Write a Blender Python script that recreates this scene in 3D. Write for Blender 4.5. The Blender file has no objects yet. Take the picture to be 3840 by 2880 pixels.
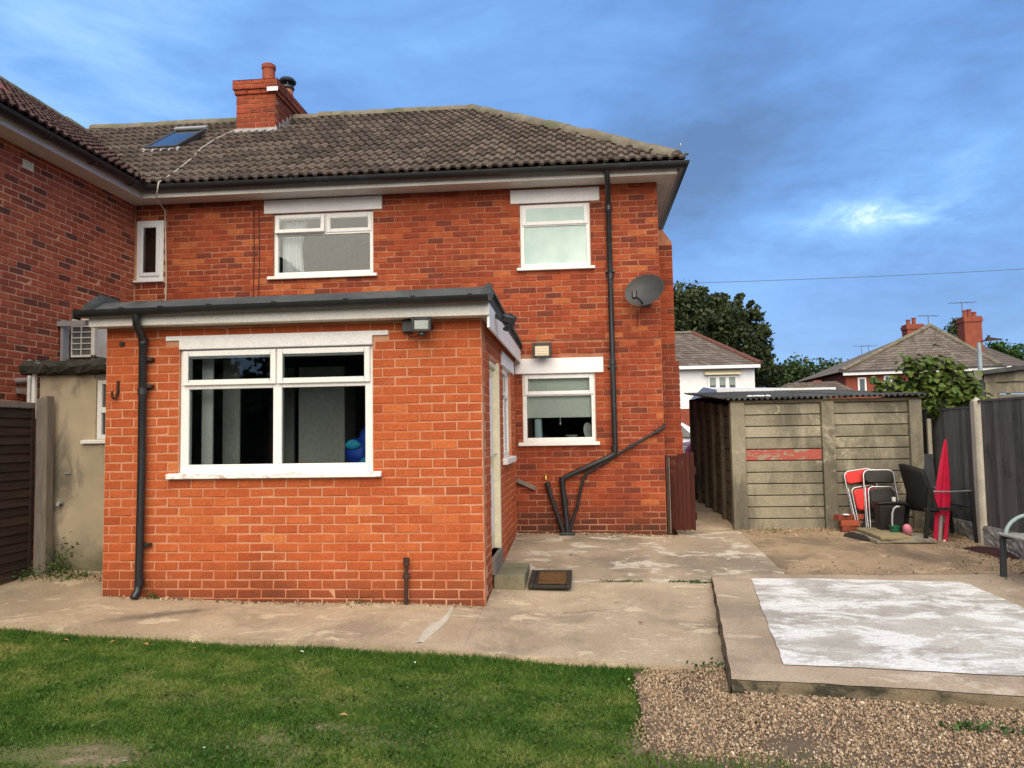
import bpy, bmesh, math, random
import numpy as np
from mathutils import Vector, Matrix, Euler
R_ = math.radians
rnd = random.Random(7)
nrs = np.random.RandomState(11)
scene = bpy.context.scene
C = scene.collection

# ---------------------------------------------------------------- camera
CAMZ = 1.5
cam_d = bpy.data.cameras.new('camera'); cam = bpy.data.objects.new('camera', cam_d); C.objects.link(cam)
yaw, pitch, roll = R_(5.233), R_(3.762), R_(-0.9325)
fw = Vector((-math.sin(yaw)*math.cos(pitch), math.cos(yaw)*math.cos(pitch), math.sin(pitch)))
rt = Vector((math.cos(yaw), math.sin(yaw), 0)); up = rt.cross(fw)
rt, up = (math.cos(roll)*rt + math.sin(roll)*up, -math.sin(roll)*rt + math.cos(roll)*up)
m = Matrix((rt, up, -fw)).transposed().to_4x4(); m.translation = (0, 0, CAMZ)
cam.matrix_world = m
cam_d.sensor_width = 36; cam_d.lens = 27.0; cam_d.clip_end = 2000; cam_d.clip_start = 0.05
scene.camera = cam
scene.render.resolution_x, scene.render.resolution_y = 1024, 768

# ---------------------------------------------------------------- sky
SUN_EL, SUN_AZ = R_(42), R_(176)          # azimuth clockwise from +Y: behind the camera, high and veiled
sd = Vector((math.sin(SUN_AZ)*math.cos(SUN_EL), math.cos(SUN_AZ)*math.cos(SUN_EL), math.sin(SUN_EL)))
world = bpy.data.worlds.new('World'); scene.world = world; world.use_nodes = True
nt = world.node_tree; nt.nodes.clear()
def wn(t, **k):
    n = nt.nodes.new(t)
    for a, b in k.items(): setattr(n, a, b)
    return n
wl = nt.links.new
wo = wn('ShaderNodeOutputWorld'); bg = wn('ShaderNodeBackground'); bg.inputs[1].default_value = 0.1
wl(bg.outputs[0], wo.inputs[0])
sky = wn('ShaderNodeTexSky', sky_type='NISHITA', sun_disc=False, sun_elevation=SUN_EL, sun_rotation=SUN_AZ)
sky.air_density = 1.2; sky.dust_density = 1.0; sky.ozone_density = 2.0
tc = wn('ShaderNodeTexCoord')
def cloud_noise(scale, detail, stretch, off, rough=.55):
    mp = wn('ShaderNodeMapping'); mp.inputs['Scale'].default_value = (1, 1, stretch); mp.inputs['Location'].default_value = off
    mp.inputs['Rotation'].default_value = (0, R_(14), 0)
    wl(tc.outputs['Generated'], mp.inputs[0])
    n = wn('ShaderNodeTexNoise'); n.inputs['Scale'].default_value = scale; n.inputs['Detail'].default_value = detail
    n.inputs['Roughness'].default_value = rough; n.inputs['Distortion'].default_value = .35
    wl(mp.outputs[0], n.inputs[0]); return n.outputs[0]
def wmath(op, a, b=None, c=None, clamp=False):
    n = wn('ShaderNodeMath', operation=op, use_clamp=clamp)
    for i, x in enumerate((a, b, c)):
        if x is None: continue
        if isinstance(x, (int, float)): n.inputs[i].default_value = x
        else: wl(x, n.inputs[i])
    return n.outputs[0]
def wramp(fac, stops):
    n = wn('ShaderNodeValToRGB'); r = n.color_ramp
    while len(r.elements) < len(stops): r.elements.new(.5)
    for e, (p, c) in zip(r.elements, stops): e.position = p; e.color = (*c, 1)
    wl(fac, n.inputs[0]); return n.outputs[0]
def wmix(f, a, b, bt='MIX'):
    n = wn('ShaderNodeMix', data_type='RGBA', blend_type=bt)
    if isinstance(f, (int, float)): n.inputs[0].default_value = f
    else: wl(f, n.inputs[0])
    wl(a, n.inputs[6])
    if isinstance(b, tuple): n.inputs[7].default_value = (*b, 1)
    else: wl(b, n.inputs[7])
    return n.outputs[2]
def spot(d, width):
    v = wn('ShaderNodeVectorMath', operation='DOT_PRODUCT'); v.inputs[1].default_value = Vector(d).normalized()
    nv = wn('ShaderNodeVectorMath', operation='NORMALIZE'); wl(tc.outputs['Generated'], nv.inputs[0]); wl(nv.outputs[0], v.inputs[0])
    n = wn('ShaderNodeMapRange', interpolation_type='SMOOTHSTEP'); n.inputs['From Min'].default_value = math.cos(width); n.inputs['From Max'].default_value = 1
    wl(v.outputs['Value'], n.inputs[0]); return n.outputs[0]
def pix(x, y): return fw + rt*((x-1920)/2880) + up*(-(y-1440)/2880)
SKYK = 2.55
n1 = cloud_noise(1.7, 6, 2.6, (3.1, 1.7, .4))
n2 = cloud_noise(5.0, 7, 3.0, (.3, 5.7, 2.4), .6)
n3 = cloud_noise(13.0, 8, 2.2, (4.3, 2.2, 1.4), .66)
den = wmath('ADD', wmath('ADD', wmath('MULTIPLY', n1, .50), wmath('ADD', wmath('MULTIPLY', n2, .26), wmath('MULTIPLY', n3, .05))), .09)
def streak(d, wu, wv, tilt=0.0):                    # a long, thin break in the cloud round one direction of the sky
    d = Vector(d).normalized(); a = d.cross(Vector((0, 0, 1))).normalized(); b = a.cross(d); a, b = a*math.cos(tilt)+b*math.sin(tilt), b*math.cos(tilt)-a*math.sin(tilt)
    nv = wn('ShaderNodeVectorMath', operation='NORMALIZE'); wl(tc.outputs['Generated'], nv.inputs[0]); out = []
    for ax, w in ((a, wu), (b, wv)):
        v = wn('ShaderNodeVectorMath', operation='DOT_PRODUCT'); v.inputs[1].default_value = ax/w; wl(nv.outputs[0], v.inputs[0]); out.append(wmath('POWER', wmath('ABSOLUTE', v.outputs['Value']), 2.0))
    f = wn('ShaderNodeVectorMath', operation='DOT_PRODUCT'); f.inputs[1].default_value = d; wl(nv.outputs[0], f.inputs[0])
    e = wmath('EXPONENT', wmath('MULTIPLY', wmath('ADD', out[0], out[1]), -1.0)); return wmath('MULTIPLY', e, wmath('GREATER_THAN', f.outputs['Value'], 0.0))
den = wmath('ADD', den, wmath('MULTIPLY', streak(pix(3300, 790), .17, .075, R_(8)), wmath('MULTIPLY', n3, .30)))
den = wmath('ADD', den, wmath('MULTIPLY', streak(pix(3330, 812), .075, .017, R_(-5)), wmath('MULTIPLY', wmath('POWER', n3, 2.6), .85)))
den = wmath('ADD', den, wmath('MULTIPLY', spot(pix(120, 180), R_(15)), wmath('MULTIPLY', n2, .26)))
den = wmath('SUBTRACT', den, wmath('MULTIPLY', spot(pix(3300, 330), R_(24)), .09))
cc = wramp(den, [(.36, (.100*SKYK, .200*SKYK, .42*SKYK)), (.46, (.145*SKYK, .325*SKYK, .72*SKYK)), (.56, (.215*SKYK, .455*SKYK, .92*SKYK)), (.70, (.38*SKYK, .68*SKYK, 1.05*SKYK)), (.82, (.80*SKYK, 1.0*SKYK, 1.15*SKYK))])
wl(wmix(.93, sky.outputs[0], cc), bg.inputs[0])

# ---------------------------------------------------------------- sun (veiled by cloud: wide and soft)
sl = bpy.data.lights.new('sun', 'SUN'); sl.energy = 1.5; sl.angle = R_(78); sl.color = (1.0, .85, .60)
so = bpy.data.objects.new('sun', sl); C.objects.link(so); so.location = (-6, -14, 18)
so.rotation_euler = (-sd).to_track_quat('-Z', 'Y').to_euler()
vs = scene.view_settings; vs.view_transform = 'Standard'; vs.look = 'None'; vs.exposure = 1.98; vs.gamma = 1.0; vs.use_curve_mapping = False
scene.cycles.use_denoising = True
scene.cycles.max_bounces = 6; scene.cycles.transparent_max_bounces = 12

# ---------------------------------------------------------------- material helpers
class NT:
    def __init__(s, name):
        s.m = bpy.data.materials.new(name); s.m.use_nodes = True; s.t = s.m.node_tree; s.t.nodes.clear()
        s.out = s.n('ShaderNodeOutputMaterial'); s.geo = s.n('ShaderNodeNewGeometry'); s.pos = s.geo.outputs['Position']
    def n(s, t, **k):
        o = s.t.nodes.new(t)
        for a, b in k.items(): setattr(o, a, b)
        return o
    def L(s, a, b): s.t.links.new(a, b)
    def set(s, sock, v):
        if isinstance(v, bpy.types.NodeSocket): s.L(v, sock)
        elif isinstance(v, tuple) and len(v) == 3 and sock.type == 'RGBA': sock.default_value = (*v, 1)
        else: sock.default_value = v
    def noise(s, scale, detail=4, rough=.55, stretch=None, vec=None, dist=0, off=(0, 0, 0)):
        o = s.n('ShaderNodeTexNoise'); o.inputs['Scale'].default_value = scale; o.inputs['Detail'].default_value = detail
        o.inputs['Roughness'].default_value = rough; o.inputs['Distortion'].default_value = dist
        v = vec or s.pos
        if stretch or any(off):
            mp = s.n('ShaderNodeMapping'); mp.inputs['Scale'].default_value = stretch or (1, 1, 1); mp.inputs['Location'].default_value = off
            s.L(v, mp.inputs[0]); v = mp.outputs[0]
        s.L(v, o.inputs[0]); return o.outputs[0]
    def vor(s, scale, feature='F1'):
        o = s.n('ShaderNodeTexVoronoi', feature=feature); o.inputs['Scale'].default_value = scale; s.L(s.pos, o.inputs[0]); return o.outputs[0]
    def ramp(s, fac, stops, interp='LINEAR'):
        o = s.n('ShaderNodeValToRGB'); r = o.color_ramp; r.interpolation = interp
        while len(r.elements) < len(stops): r.elements.new(.5)
        for e, (p, c) in zip(r.elements, stops):
            e.position = p; e.color = (c, c, c, 1) if isinstance(c, (int, float)) else (*c, 1)
        s.L(fac, o.inputs[0]); return o.outputs[0]
    def mix(s, f, a, b, bt='MIX'):
        o = s.n('ShaderNodeMix', data_type='RGBA', blend_type=bt); s.set(o.inputs[0], f); s.set(o.inputs[6], a); s.set(o.inputs[7], b); return o.outputs[2]
    def math(s, op, a, b=0.0, clamp=False):
        o = s.n('ShaderNodeMath', operation=op, use_clamp=clamp); s.set(o.inputs[0], a); s.set(o.inputs[1], b); return o.outputs[0]
    def bump(s, h, strength, dist=.01):
        o = s.n('ShaderNodeBump'); o.inputs['Strength'].default_value = strength; o.inputs['Distance'].default_value = dist; s.L(h, o.inputs['Height']); return o.outputs[0]
    def attr(s, name):
        o = s.n('ShaderNodeAttribute', attribute_name=name); return o.outputs['Fac']
    def sepz(s):
        o = s.n('ShaderNodeSeparateXYZ'); s.L(s.pos, o.inputs[0]); return o.outputs
    def pbr(s, col, rough=.8, metal=0.0, bump=None, spec=.4, **k):
        p = s.n('ShaderNodeBsdfPrincipled'); s.set(p.inputs['Base Color'], col); s.set(p.inputs['Roughness'], rough); s.set(p.inputs['Metallic'], metal)
        s.set(p.inputs['Specular IOR Level'], spec)
        if bump is not None: s.L(bump, p.inputs['Normal'])
        for a, b in k.items(): s.set(p.inputs[a], b)
        s.L(p.outputs[0], s.out.inputs[0]); return s.m

def surf(name, c1, c2, scale=3, rough=.85, bs=60, bstr=.3, bd=.004, c3=None, s3=1.0, t3=(.55, .7), spec=.3, metal=0.0, stretch=None, detail=5, orand=0.0):
    t = NT(name); f = t.noise(scale, detail, .6, stretch)
    col = t.mix(t.ramp(f, [(.35, 0.0), (.65, 1.0)]), c1, c2)
    fine = t.noise(scale*14, 3, .6, stretch)
    col = t.mix(.35, col, t.ramp(fine, [(.25, .45), (.75, 1.3)]), 'MULTIPLY')
    if c3 is not None:
        g = t.noise(s3, 6, .65, None, None, .3, (3.3, 1.1, 7.7)); col = t.mix(t.ramp(g, [(t3[0], 0.0), (t3[1], 1.0)]), col, c3)
    if orand: oi = t.n('ShaderNodeObjectInfo'); col = t.mix(1.0, col, t.ramp(oi.outputs['Random'], [(0, 1-orand), (1, 1+orand)]), 'MULTIPLY')
    return t.pbr(col, rough, metal, t.bump(t.noise(bs, 4, .6, stretch), bstr, bd), spec)

def brick_mat(name, stops, stain=(.03, .02, .015), stain_amt=(.55, .75), stain_scale=.9, base_z=None, mott=.5):
    t = NT(name); b = t.attr('bt'); col = t.ramp(b, stops)
    sp = t.noise(55, 5, .7); col = t.mix(.6, col, t.ramp(sp, [(.25, .45), (.75, 1.4)]), 'MULTIPLY'); md = t.noise(9, 6, .7, None, None, .5, (7, 7, 7)); col = t.mix(mott, col, t.ramp(md, [(.3, .55), (.7, 1.35)]), 'MULTIPLY')
    pk = t.noise(230, 2, .6); col = t.mix(.35, col, t.ramp(pk, [(.3, .4), (.7, 1.3)]), 'MULTIPLY')
    g = t.noise(stain_scale, 6, .62, None, None, .4, (2, 9, 4)); col = t.mix(t.ramp(g, [(stain_amt[0], 0.0), (stain_amt[1], .55)]), col, stain)
    if base_z is not None:                                 # damp dirt on the lowest courses
        z = t.math('ADD', t.sepz()[2], t.math('MULTIPLY', t.noise(1.6, 5), .6)); col = t.mix(t.ramp(t.math('SUBTRACT', z, base_z), [(.12, .75), (.60, 0.0)]), col, (.05, .028, .02))
    # pale lime bloom here and there
    e = t.noise(2.3, 7, .7, None, None, .6, (8, 1, 2)); col = t.mix(t.ramp(e, [(.66, 0.0), (.80, .35)]), col, (.55, .36, .26))
    return t.pbr(col, .88, 0, t.bump(t.math('ADD', t.noise(90, 5, .7), t.noise(350, 2)), .5, .004), .22)

M = {}
M['brick_ext'] = brick_mat('orange_brick', [(0, (.38, .078, .027)), (.3, (.44, .098, .032)), (.7, (.47, .112, .036)), (.92, (.52, .142, .046)), (1, (.60, .20, .066))], stain_amt=(.62, .82), base_z=.12, mott=.25)
M['brick_main'] = brick_mat('weathered_red_brick', [(0, (.14, .040, .027)), (.07, (.21, .046, .025)), (.25, (.27, .053, .024)), (.70, (.335, .066, .026)), (.93, (.39, .090, .032)), (1, (.50, .155, .05))], (.09, .028, .018), (.50, .74), base_z=.42)
M['brick_wing'] = brick_mat('dark_mixed_brick', [(0, (.11, .046, .038)), (.09, (.16, .053, .038)), (.15, (.28, .066, .038)), (.6, (.37, .088, .046)), (1, (.44, .115, .055))], stain_amt=(.62, .84))
M['brick_dark'] = brick_mat('sooty_brick', [(0, (.05, .03, .025)), (1, (.14, .05, .03))])
def mortar(name, c, d, stain=(.36, .095, .045)): return surf(name, c, d, 6, .95, 220, .6, .004, stain, 1.7, (.47, .62))
M['mortar_ext'] = mortar('pale_mortar', (.56, .30, .185), (.50, .245, .145), (.47, .16, .075))
M['mortar_main'] = mortar('old_mortar', (.42, .20, .115), (.32, .12, .068), (.29, .075, .038))
M['mortar_wing'] = mortar('buff_mortar', (.60, .36, .22), (.50, .28, .165), (.42, .19, .105))
M['white'] = surf('white_gloss_paint', (.80, .80, .79), (.74, .74, .72), 4, .45, 40, .08, .002, (.60, .58, .54), 3, (.62, .8), .5)
def flaking():
    t = NT('flaking_white_paint'); f = t.noise(9, 7, .7, (1, 1, 2.5), None, .5); g = t.noise(45, 4, .7)
    k = t.ramp(t.math('ADD', t.math('MULTIPLY', f, .8), t.math('MULTIPLY', g, .2)), [(.50, 0.0), (.60, 1.0)])
    col = t.mix(k, (.80, .80, .79), t.mix(g, (.55, .48, .42), (.42, .34, .30)))
    return t.pbr(col, .6, 0, t.bump(k, -.4, .003), .35)
M['flake'] = flaking()
M['lintel'] = surf('white_masonry_paint', (.82, .82, .83), (.76, .76, .77), 5, .7, 70, .35, .004, (.60, .50, .46), 5, (.66, .78), .3)
M['cream'] = surf('cream_paint', (.72, .66, .48), (.62, .56, .40), 6, .55, 30, .2, .003, (.35, .28, .2), 6, (.66, .76))
M['fascia'] = surf('soffit_paint', (.70, .69, .65), (.62, .61, .57), 3, .6, 40, .1, .002, (.46, .44, .39), 2, (.58, .8))
M['black'] = surf('black_pvc', (.014, .015, .017), (.020, .022, .025), 6, .38, 60, .05, .002, (.045, .05, .055), 4, (.55, .8), .5)
M['blackpaint'] = surf('worn_black_paint', (.018, .016, .016), (.030, .026, .024), 8, .5, 40, .3, .003, (.06, .045, .035), 6, (.6, .75))
M['ironbrown'] = surf('rusty_iron', (.035, .020, .016), (.06, .03, .022), 9, .7, 50, .4, .003)
M['felt'] = surf('mineral_felt', (.055, .058, .058), (.085, .088, .085), 2.5, .95, 160, .7, .006, (.03, .032, .03), 1.7, (.5, .7))
M['glassdark'] = None
def glass(name, refl, tint=(.86, .9, .9)):
    t = NT(name); tr = t.n('ShaderNodeBsdfTransparent'); tr.inputs[0].default_value = (*tint, 1)
    gl = t.n('ShaderNodeBsdfGlossy'); gl.inputs['Roughness'].default_value = .01; gl.inputs[0].default_value = (.95, .97, 1, 1)
    fr = t.n('ShaderNodeFresnel'); fr.inputs[0].default_value = refl
    ms = t.n('ShaderNodeMixShader'); t.L(fr.outputs[0], ms.inputs[0]); t.L(tr.outputs[0], ms.inputs[1]); t.L(gl.outputs[0], ms.inputs[2]); t.L(ms.outputs[0], t.out.inputs[0])
    return t.m
M['glass'] = glass('window_glass', 1.55)
M['glass_hi'] = glass('coated_window_glass', 1.42, (.90, .92, .92))
def frosted():
    t = NT('obscured_glass'); n = t.noise(120, 3, .6)
    col = t.mix(t.ramp(t.noise(1.7, 4), [(.35, 0.0), (.65, 1.0)]), (.27, .41, .39), (.46, .60, .57))
    return t.pbr(col, .18, 0, t.bump(n, .15, .003), .6)
M['frosted'] = frosted()
M['tile'] = None
def tile_mat(name, a, b, c, lich):
    t = NT(name); col = t.ramp(t.attr('bt'), [(0, a), (.5, b), (1, c)])
    col = t.mix(.5, col, t.ramp(t.noise(38, 5, .7), [(.25, .45), (.75, 1.4)]), 'MULTIPLY')
    l1 = t.noise(13, 6, .7, None, None, .6, (1, 5, 3)); l2 = t.noise(1.1, 4, .6, None, None, 0, (6, 2, 2))
    k = t.math('MULTIPLY', t.ramp(l1, [(.60, 0.0), (.70, 1.0)]), t.ramp(l2, [(.42, .15), (.62, .9)]))
    col = t.mix(k, col, lich)
    mo = t.noise(2.2, 6, .65, None, None, .3, (9, 4, 1)); col = t.mix(t.ramp(mo, [(.58, 0.0), (.74, .6)]), col, (.075, .080, .045))
    return t.pbr(col, .93, 0, t.bump(t.noise(120, 5, .7), .6, .005), .15)
M['tile'] = tile_mat('concrete_roof_tile', (.068, .052, .042), (.102, .078, .063), (.142, .11, .088), (.46, .44, .38))
M['tile_wing'] = tile_mat('plum_roof_tile', (.055, .030, .026), (.075, .042, .036), (.10, .06, .05), (.15, .12, .10))
M['tile_far'] = tile_mat('far_roof_tile', (.12, .095, .08), (.16, .13, .11), (.20, .165, .14), (.3, .28, .24))
M['ridge'] = surf('lichened_ridge_mortar', (.135, .115, .082), (.21, .185, .135), 5, .95, 90, .7, .006, (.10, .105, .06), 2.4, (.5, .66))
M['lead'] = surf('lead_flashing', (.36, .37, .38), (.28, .29, .30), 6, .55, 30, .3, .004, None, metal=.2)
M['terracotta'] = surf('terracotta_pot', (.30, .075, .04), (.24, .06, .035), 7, .85, 60, .3, .003, (.07, .04, .03), 3, (.55, .7))
M['terracotta_light'] = surf('pale_terracotta', (.52, .23, .15), (.45, .18, .11), 7, .85, 60, .3, .003)
def concrete(name, a, b, stain, pale, ps=.55, so=(0, 0, 0), orand=0.0, st_st=None, pw=.045, spill=None):
    t = NT(name)
    base = t.mix(t.ramp(t.noise(1.6, 8, .68, None, None, .3, so), [(.40, 0.0), (.60, 1.0)]), a, b)
    st = t.noise(1.0, 8, .70, st_st, None, .4, (4+so[0], 7, 1)); base = t.mix(t.ramp(st, [(.50, 0.0), (.58, .55), (.70, .9)]), base, stain)
    pl = t.noise(2.6, 9, .74, (.8, 1.25, 1), None, .5, (1.5, 2+so[1], 6)); base = t.mix(t.ramp(pl, [(ps, 0.0), (ps+pw, .75), (ps+pw*2.6, .9)]), base, pale)
    if spill:                                              # dark run-off stain below a downpipe
        mp = t.n('ShaderNodeMapping'); mp.vector_type = 'TEXTURE'; mp.inputs['Location'].default_value = spill[0]; mp.inputs['Rotation'].default_value = (0, 0, spill[1]); mp.inputs['Scale'].default_value = spill[2]; t.L(t.pos, mp.inputs[0])
        ln_ = t.n('ShaderNodeVectorMath', operation='LENGTH'); t.L(mp.outputs[0], ln_.inputs[0])
        k = t.math('ADD', ln_.outputs['Value'], t.math('MULTIPLY', t.math('SUBTRACT', t.noise(5, 6, .7), .5), 1.6)); base = t.mix(t.ramp(k, [(.25, .75), (.9, 0.0)]), base, (.10, .088, .075))
    ag = t.noise(60, 5, .75); base = t.mix(.65, base, t.ramp(ag, [(.25, .45), (.75, 1.45)]), 'MULTIPLY')
    pit = t.noise(24, 4, .7, None, None, .2, (3, 3, 3)); base = t.mix(t.ramp(pit, [(.66, 0.0), (.74, .7)]), base, tuple(c*.42 for c in stain))
    if orand: oi = t.n('ShaderNodeObjectInfo'); base = t.mix(1.0, base, t.ramp(oi.outputs['Random'], [(0, 1-orand), (1, 1+orand)]), 'MULTIPLY')
    gr = t.vor(140); base = t.mix(.25, base, t.ramp(gr, [(.1, 1.3), (.6, .6)]), 'MULTIPLY')
    h = t.math('ADD', t.math('MULTIPLY', t.noise(7, 6, .65), 1.5), t.math('ADD', ag, t.noise(180, 3)))
    return t.pbr(base, .92, 0, t.bump(h, .6, .006), .2)
M['conc'] = concrete('worn_concrete', (.46, .365, .255), (.37, .285, .195), (.25, .195, .14), (.60, .49, .35), .56, spill=((-3.55, 6.28, 0), R_(38), (.62, .13, 9)))
M['conc_white'] = concrete('white_flecked_concrete', (.40, .315, .22), (.31, .245, .175), (.20, .165, .125), (.60, .54, .45), .535)
M['conc_brown'] = concrete('brown_concrete', (.38, .28, .18), (.28, .205, .13), (.13, .10, .072), (.50, .38, .25), .57, (2, 3, 0))
M['conc_slab'] = concrete('gritty_concrete', (.44, .345, .25), (.36, .275, .195), (.25, .20, .145), (.56, .46, .35), .58, (5, 1, 0))
M['conc_patch'] = concrete('white_streaked_screed', (.52, .495, .44), (.42, .395, .35), (.33, .30, .26), (.80, .79, .76), .47, (8, 3, 0), 0.0, None, .085)
M['conc_edge'] = surf('mossy_concrete_edge', (.20, .155, .10), (.13, .105, .065), 4, .95, 60, .8, .01, (.045, .042, .028), 4.5, (.46, .56))
M['step'] = surf('algae_concrete', (.22, .20, .13), (.17, .155, .10), 4, .9, 80, .5, .005, (.10, .10, .05), 2, (.5, .7))
M['soil'] = surf('bare_soil', (.10, .072, .048), (.065, .048, .032), 5, 1, 60, .9, .02, (.14, .10, .065), 2)
M['lawnsoil'] = surf('lawn_soil', (.10, .12, .036), (.19, .16, .085), 3.4, 1, 60, .9, .02, (.27, .20, .135), 1.3, (.56, .62))
M['fines'] = surf('gravel_bed', (.13, .095, .065), (.19, .145, .10), 9, 1, 120, .9, .02, (.06, .045, .03), 2)
M['tarmac'] = surf('road_tarmac', (.05, .05, .05), (.07, .07, .068), 3, .95, 200, .6, .006)
M['shed'] = concrete('cast_concrete_panel', (.32, .288, .212), (.25, .225, .165), (.11, .10, .08), (.42, .375, .275), .58, (0, 0, 0), .16, (1.6, 1.6, .6))
def redpanel():
    t = NT('flaking_red_paint'); n = t.noise(7, 7, .7, (1, 1, 2), None, .5)
    z = t.sepz()[0]; k = t.ramp(t.math('ADD', n, t.math('MULTIPLY', t.math('SUBTRACT', z, 2.2), .05)), [(.44, 0.0), (.50, 1.0)])
    return t.pbr(t.mix(k, (.27, .24, .175), t.mix(t.noise(30), (.38, .10, .078), (.30, .075, .058))), .85, 0, t.bump(t.noise(60, 4), .4, .004), .25)
M['shedred'] = redpanel()
M['sheddark'] = concrete('dark_concrete_panel', (.13, .105, .07), (.095, .08, .055), (.05, .042, .03), (.2, .165, .11), .62)  # darker concrete for the shed side, lining and back, and a garage wall
M['asbestos'] = surf('weathered_corrugated_sheet', (.065, .067, .066), (.11, .112, .11), 3, .9, 80, .5, .005, (.045, .05, .035), 2.4, (.5, .66))
M['whitesheet'] = surf('white_roof_sheet', (.72, .73, .74), (.62, .63, .64), 3, .6)
M['fencegrey'] = surf('charcoal_fence_stain', (.085, .082, .080), (.135, .130, .125), 5, .85, 60, .6, .004, (.05, .05, .052), 2, stretch=(9, 9, .5), orand=.28)
M['postconc'] = surf('pale_concrete_post', (.50, .46, .38), (.42, .385, .31), 5, .9, 90, .5, .005, (.3, .27, .2), 2, (.55, .75))
M['gravelboard'] = surf('rock_faced_board', (.36, .35, .32), (.24, .235, .21), 6, .95, 22, 1.0, .03, (.10, .095, .075), 3, (.52, .7))
M['fencebrown'] = surf('dark_brown_fence_stain', (.022, .013, .010), (.040, .024, .018), 5, .8, 60, .5, .004, stretch=(1, .6, 6), orand=.3)
M['gatewood'] = surf('red_brown_gate_stain', (.085, .020, .014), (.055, .016, .012), 6, .6, 50, .5, .004, (.16, .06, .035), 5, (.62, .74), stretch=(5, 5, .6), orand=.25)
M['oldwood'] = surf('silvered_timber', (.22, .19, .16), (.15, .13, .11), 6, .9, 60, .6, .005, stretch=(5, 5, .6))
def render_mat():
    t = NT('stained_cement_render')
    col = t.mix(t.ramp(t.noise(2.2, 6, .6), [(.35, 0.0), (.65, 1.0)]), (.46, .38, .27), (.36, .30, .215))
    k = t.ramp(t.noise(2.0, 6, .62, (1.6, 1.6, .7), None, .5, (1, 4, 2)), [(.50, 0.0), (.66, .8)]); col = t.mix(k, col, (.10, .095, .08))
    z = t.sepz()[2]; col = t.mix(t.ramp(t.math('ADD', z, t.math('MULTIPLY', t.noise(5, 5), .5)), [(.42, .8), (.75, 0.0)]), col, (.075, .085, .045))
    return t.pbr(col, .95, 0, t.bump(t.math('ADD', t.noise(7, 4), t.noise(130, 3)), .6, .006), .2)
M['render'] = render_mat()
M['mossy'] = surf('mossy_rotten_felt', (.022, .022, .018), (.05, .048, .035), 6, .95, 40, 1.0, .02, (.36, .36, .32), 6, (.62, .70))
M['galv'] = surf('galvanised_tube', (.42, .43, .44), (.36, .37, .38), 9, .45, 60, .1, .002, metal=.5)
M['chrome'] = surf('chromed_tube', (.50, .51, .53), (.42, .43, .45), 9, .3, 60, .05, .001, metal=.9, spec=.5)
M['acwhite'] = surf('off_white_casing', (.60, .58, .52), (.54, .52, .46), 5, .5, 40, .05, .002, (.44, .42, .36), 3)
M['darkgrey'] = surf('dark_grille', (.03, .03, .032), (.05, .05, .052), 9, .6)
M['fin'] = surf('condenser_fin', (.12, .12, .13), (.16, .16, .17), 20, .5, metal=.5)
M['dish'] = surf('grey_mesh_dish', (.040, .041, .043), (.055, .056, .058), 7, .55, 200, .2, .002)
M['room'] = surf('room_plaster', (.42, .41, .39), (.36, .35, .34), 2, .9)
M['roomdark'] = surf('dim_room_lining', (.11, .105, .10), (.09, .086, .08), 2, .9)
M['curtain'] = surf('white_voile', (.72, .74, .76), (.64, .66, .69), 4, .9)
M['blind'] = surf('pale_roller_blind', (.80, .81, .74), (.76, .77, .70), 5, .85, 300, .2, .002)
M['china'] = surf('white_china', (.74, .76, .74), (.68, .70, .68), 5, .3)
M['aqua'] = surf('pale_aqua_plastic', (.58, .70, .72), (.52, .65, .68), 5, .4)
M['blue'] = surf('blue_nylon', (.012, .035, .34), (.02, .08, .50), 8, .5, 12, .6, .02)
M['cyan'] = surf('cyan_nylon', (.02, .30, .52), (.03, .38, .55), 8, .5, 12, .6, .02)
M['redcloth'] = surf('crimson_parasol_cloth', (.52, .005, .045), (.42, .004, .035), 5, .7, 40, .3, .004)
M['pinkgrey'] = surf('faded_parasol_pole', (.34, .24, .25), (.28, .2, .21), 8, .6)
M['redpad'] = surf('red_vinyl_pad', (.62, .035, .03), (.55, .03, .025), 6, .45, 30, .15, .003)
M['blackpad'] = surf('black_vinyl_pad', (.014, .013, .013), (.022, .02, .02), 6, .45, 30, .15, .003)
M['rattan'] = surf('black_woven_plastic', (.008, .008, .008), (.016, .015, .014), 30, .6, 180, .9, .006)
M['green'] = surf('green_plastic', (.012, .09, .045), (.015, .11, .055), 6, .45)
M['pink'] = surf('pink_plastic', (.72, .26, .33), (.66, .22, .30), 6, .45)
M['paver'] = surf('grey_paving_slab', (.34, .30, .235), (.27, .24, .185), 4, .9, 90, .5, .005, (.12, .11, .08), 2)
M['paver_yellow'] = surf('buff_paving_slab', (.33, .27, .155), (.26, .21, .12), 4, .9, 90, .5, .005, (.12, .11, .07), 2)
M['maroon'] = surf('wet_maroon_fabric', (.055, .018, .018), (.032, .013, .015), 5, .8, 20, .8, .02)
M['coir'] = surf('coir_mat', (.17, .085, .025), (.11, .055, .018), 12, .95, 260, 1.0, .01, (.05, .03, .014), 5)
M['rubber'] = surf('black_rubber', (.022, .019, .015), (.032, .028, .022), 8, .55, 50, .4, .004, (.09, .08, .06), 6, (.62, .74))
M['paper'] = surf('white_scrap', (.78, .78, .76), (.7, .7, .68), 9, .9)
M['deadleaf'] = surf('dry_leaf', (.30, .16, .06), (.42, .27, .12), 12, .9)
M['benchslat'] = surf('grey_weathered_slat', (.36, .36, .33), (.27, .27, .25), 6, .85, 50, .5, .004, stretch=(6, .6, 6))
M['benchiron'] = surf('painted_iron_leg', (.03, .035, .04), (.045, .05, .055), 9, .5, 40, .3, .003)
M['benchgreen'] = surf('pale_blue_green_tube', (.30, .40, .39), (.24, .33, .32), 9, .45)
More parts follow.
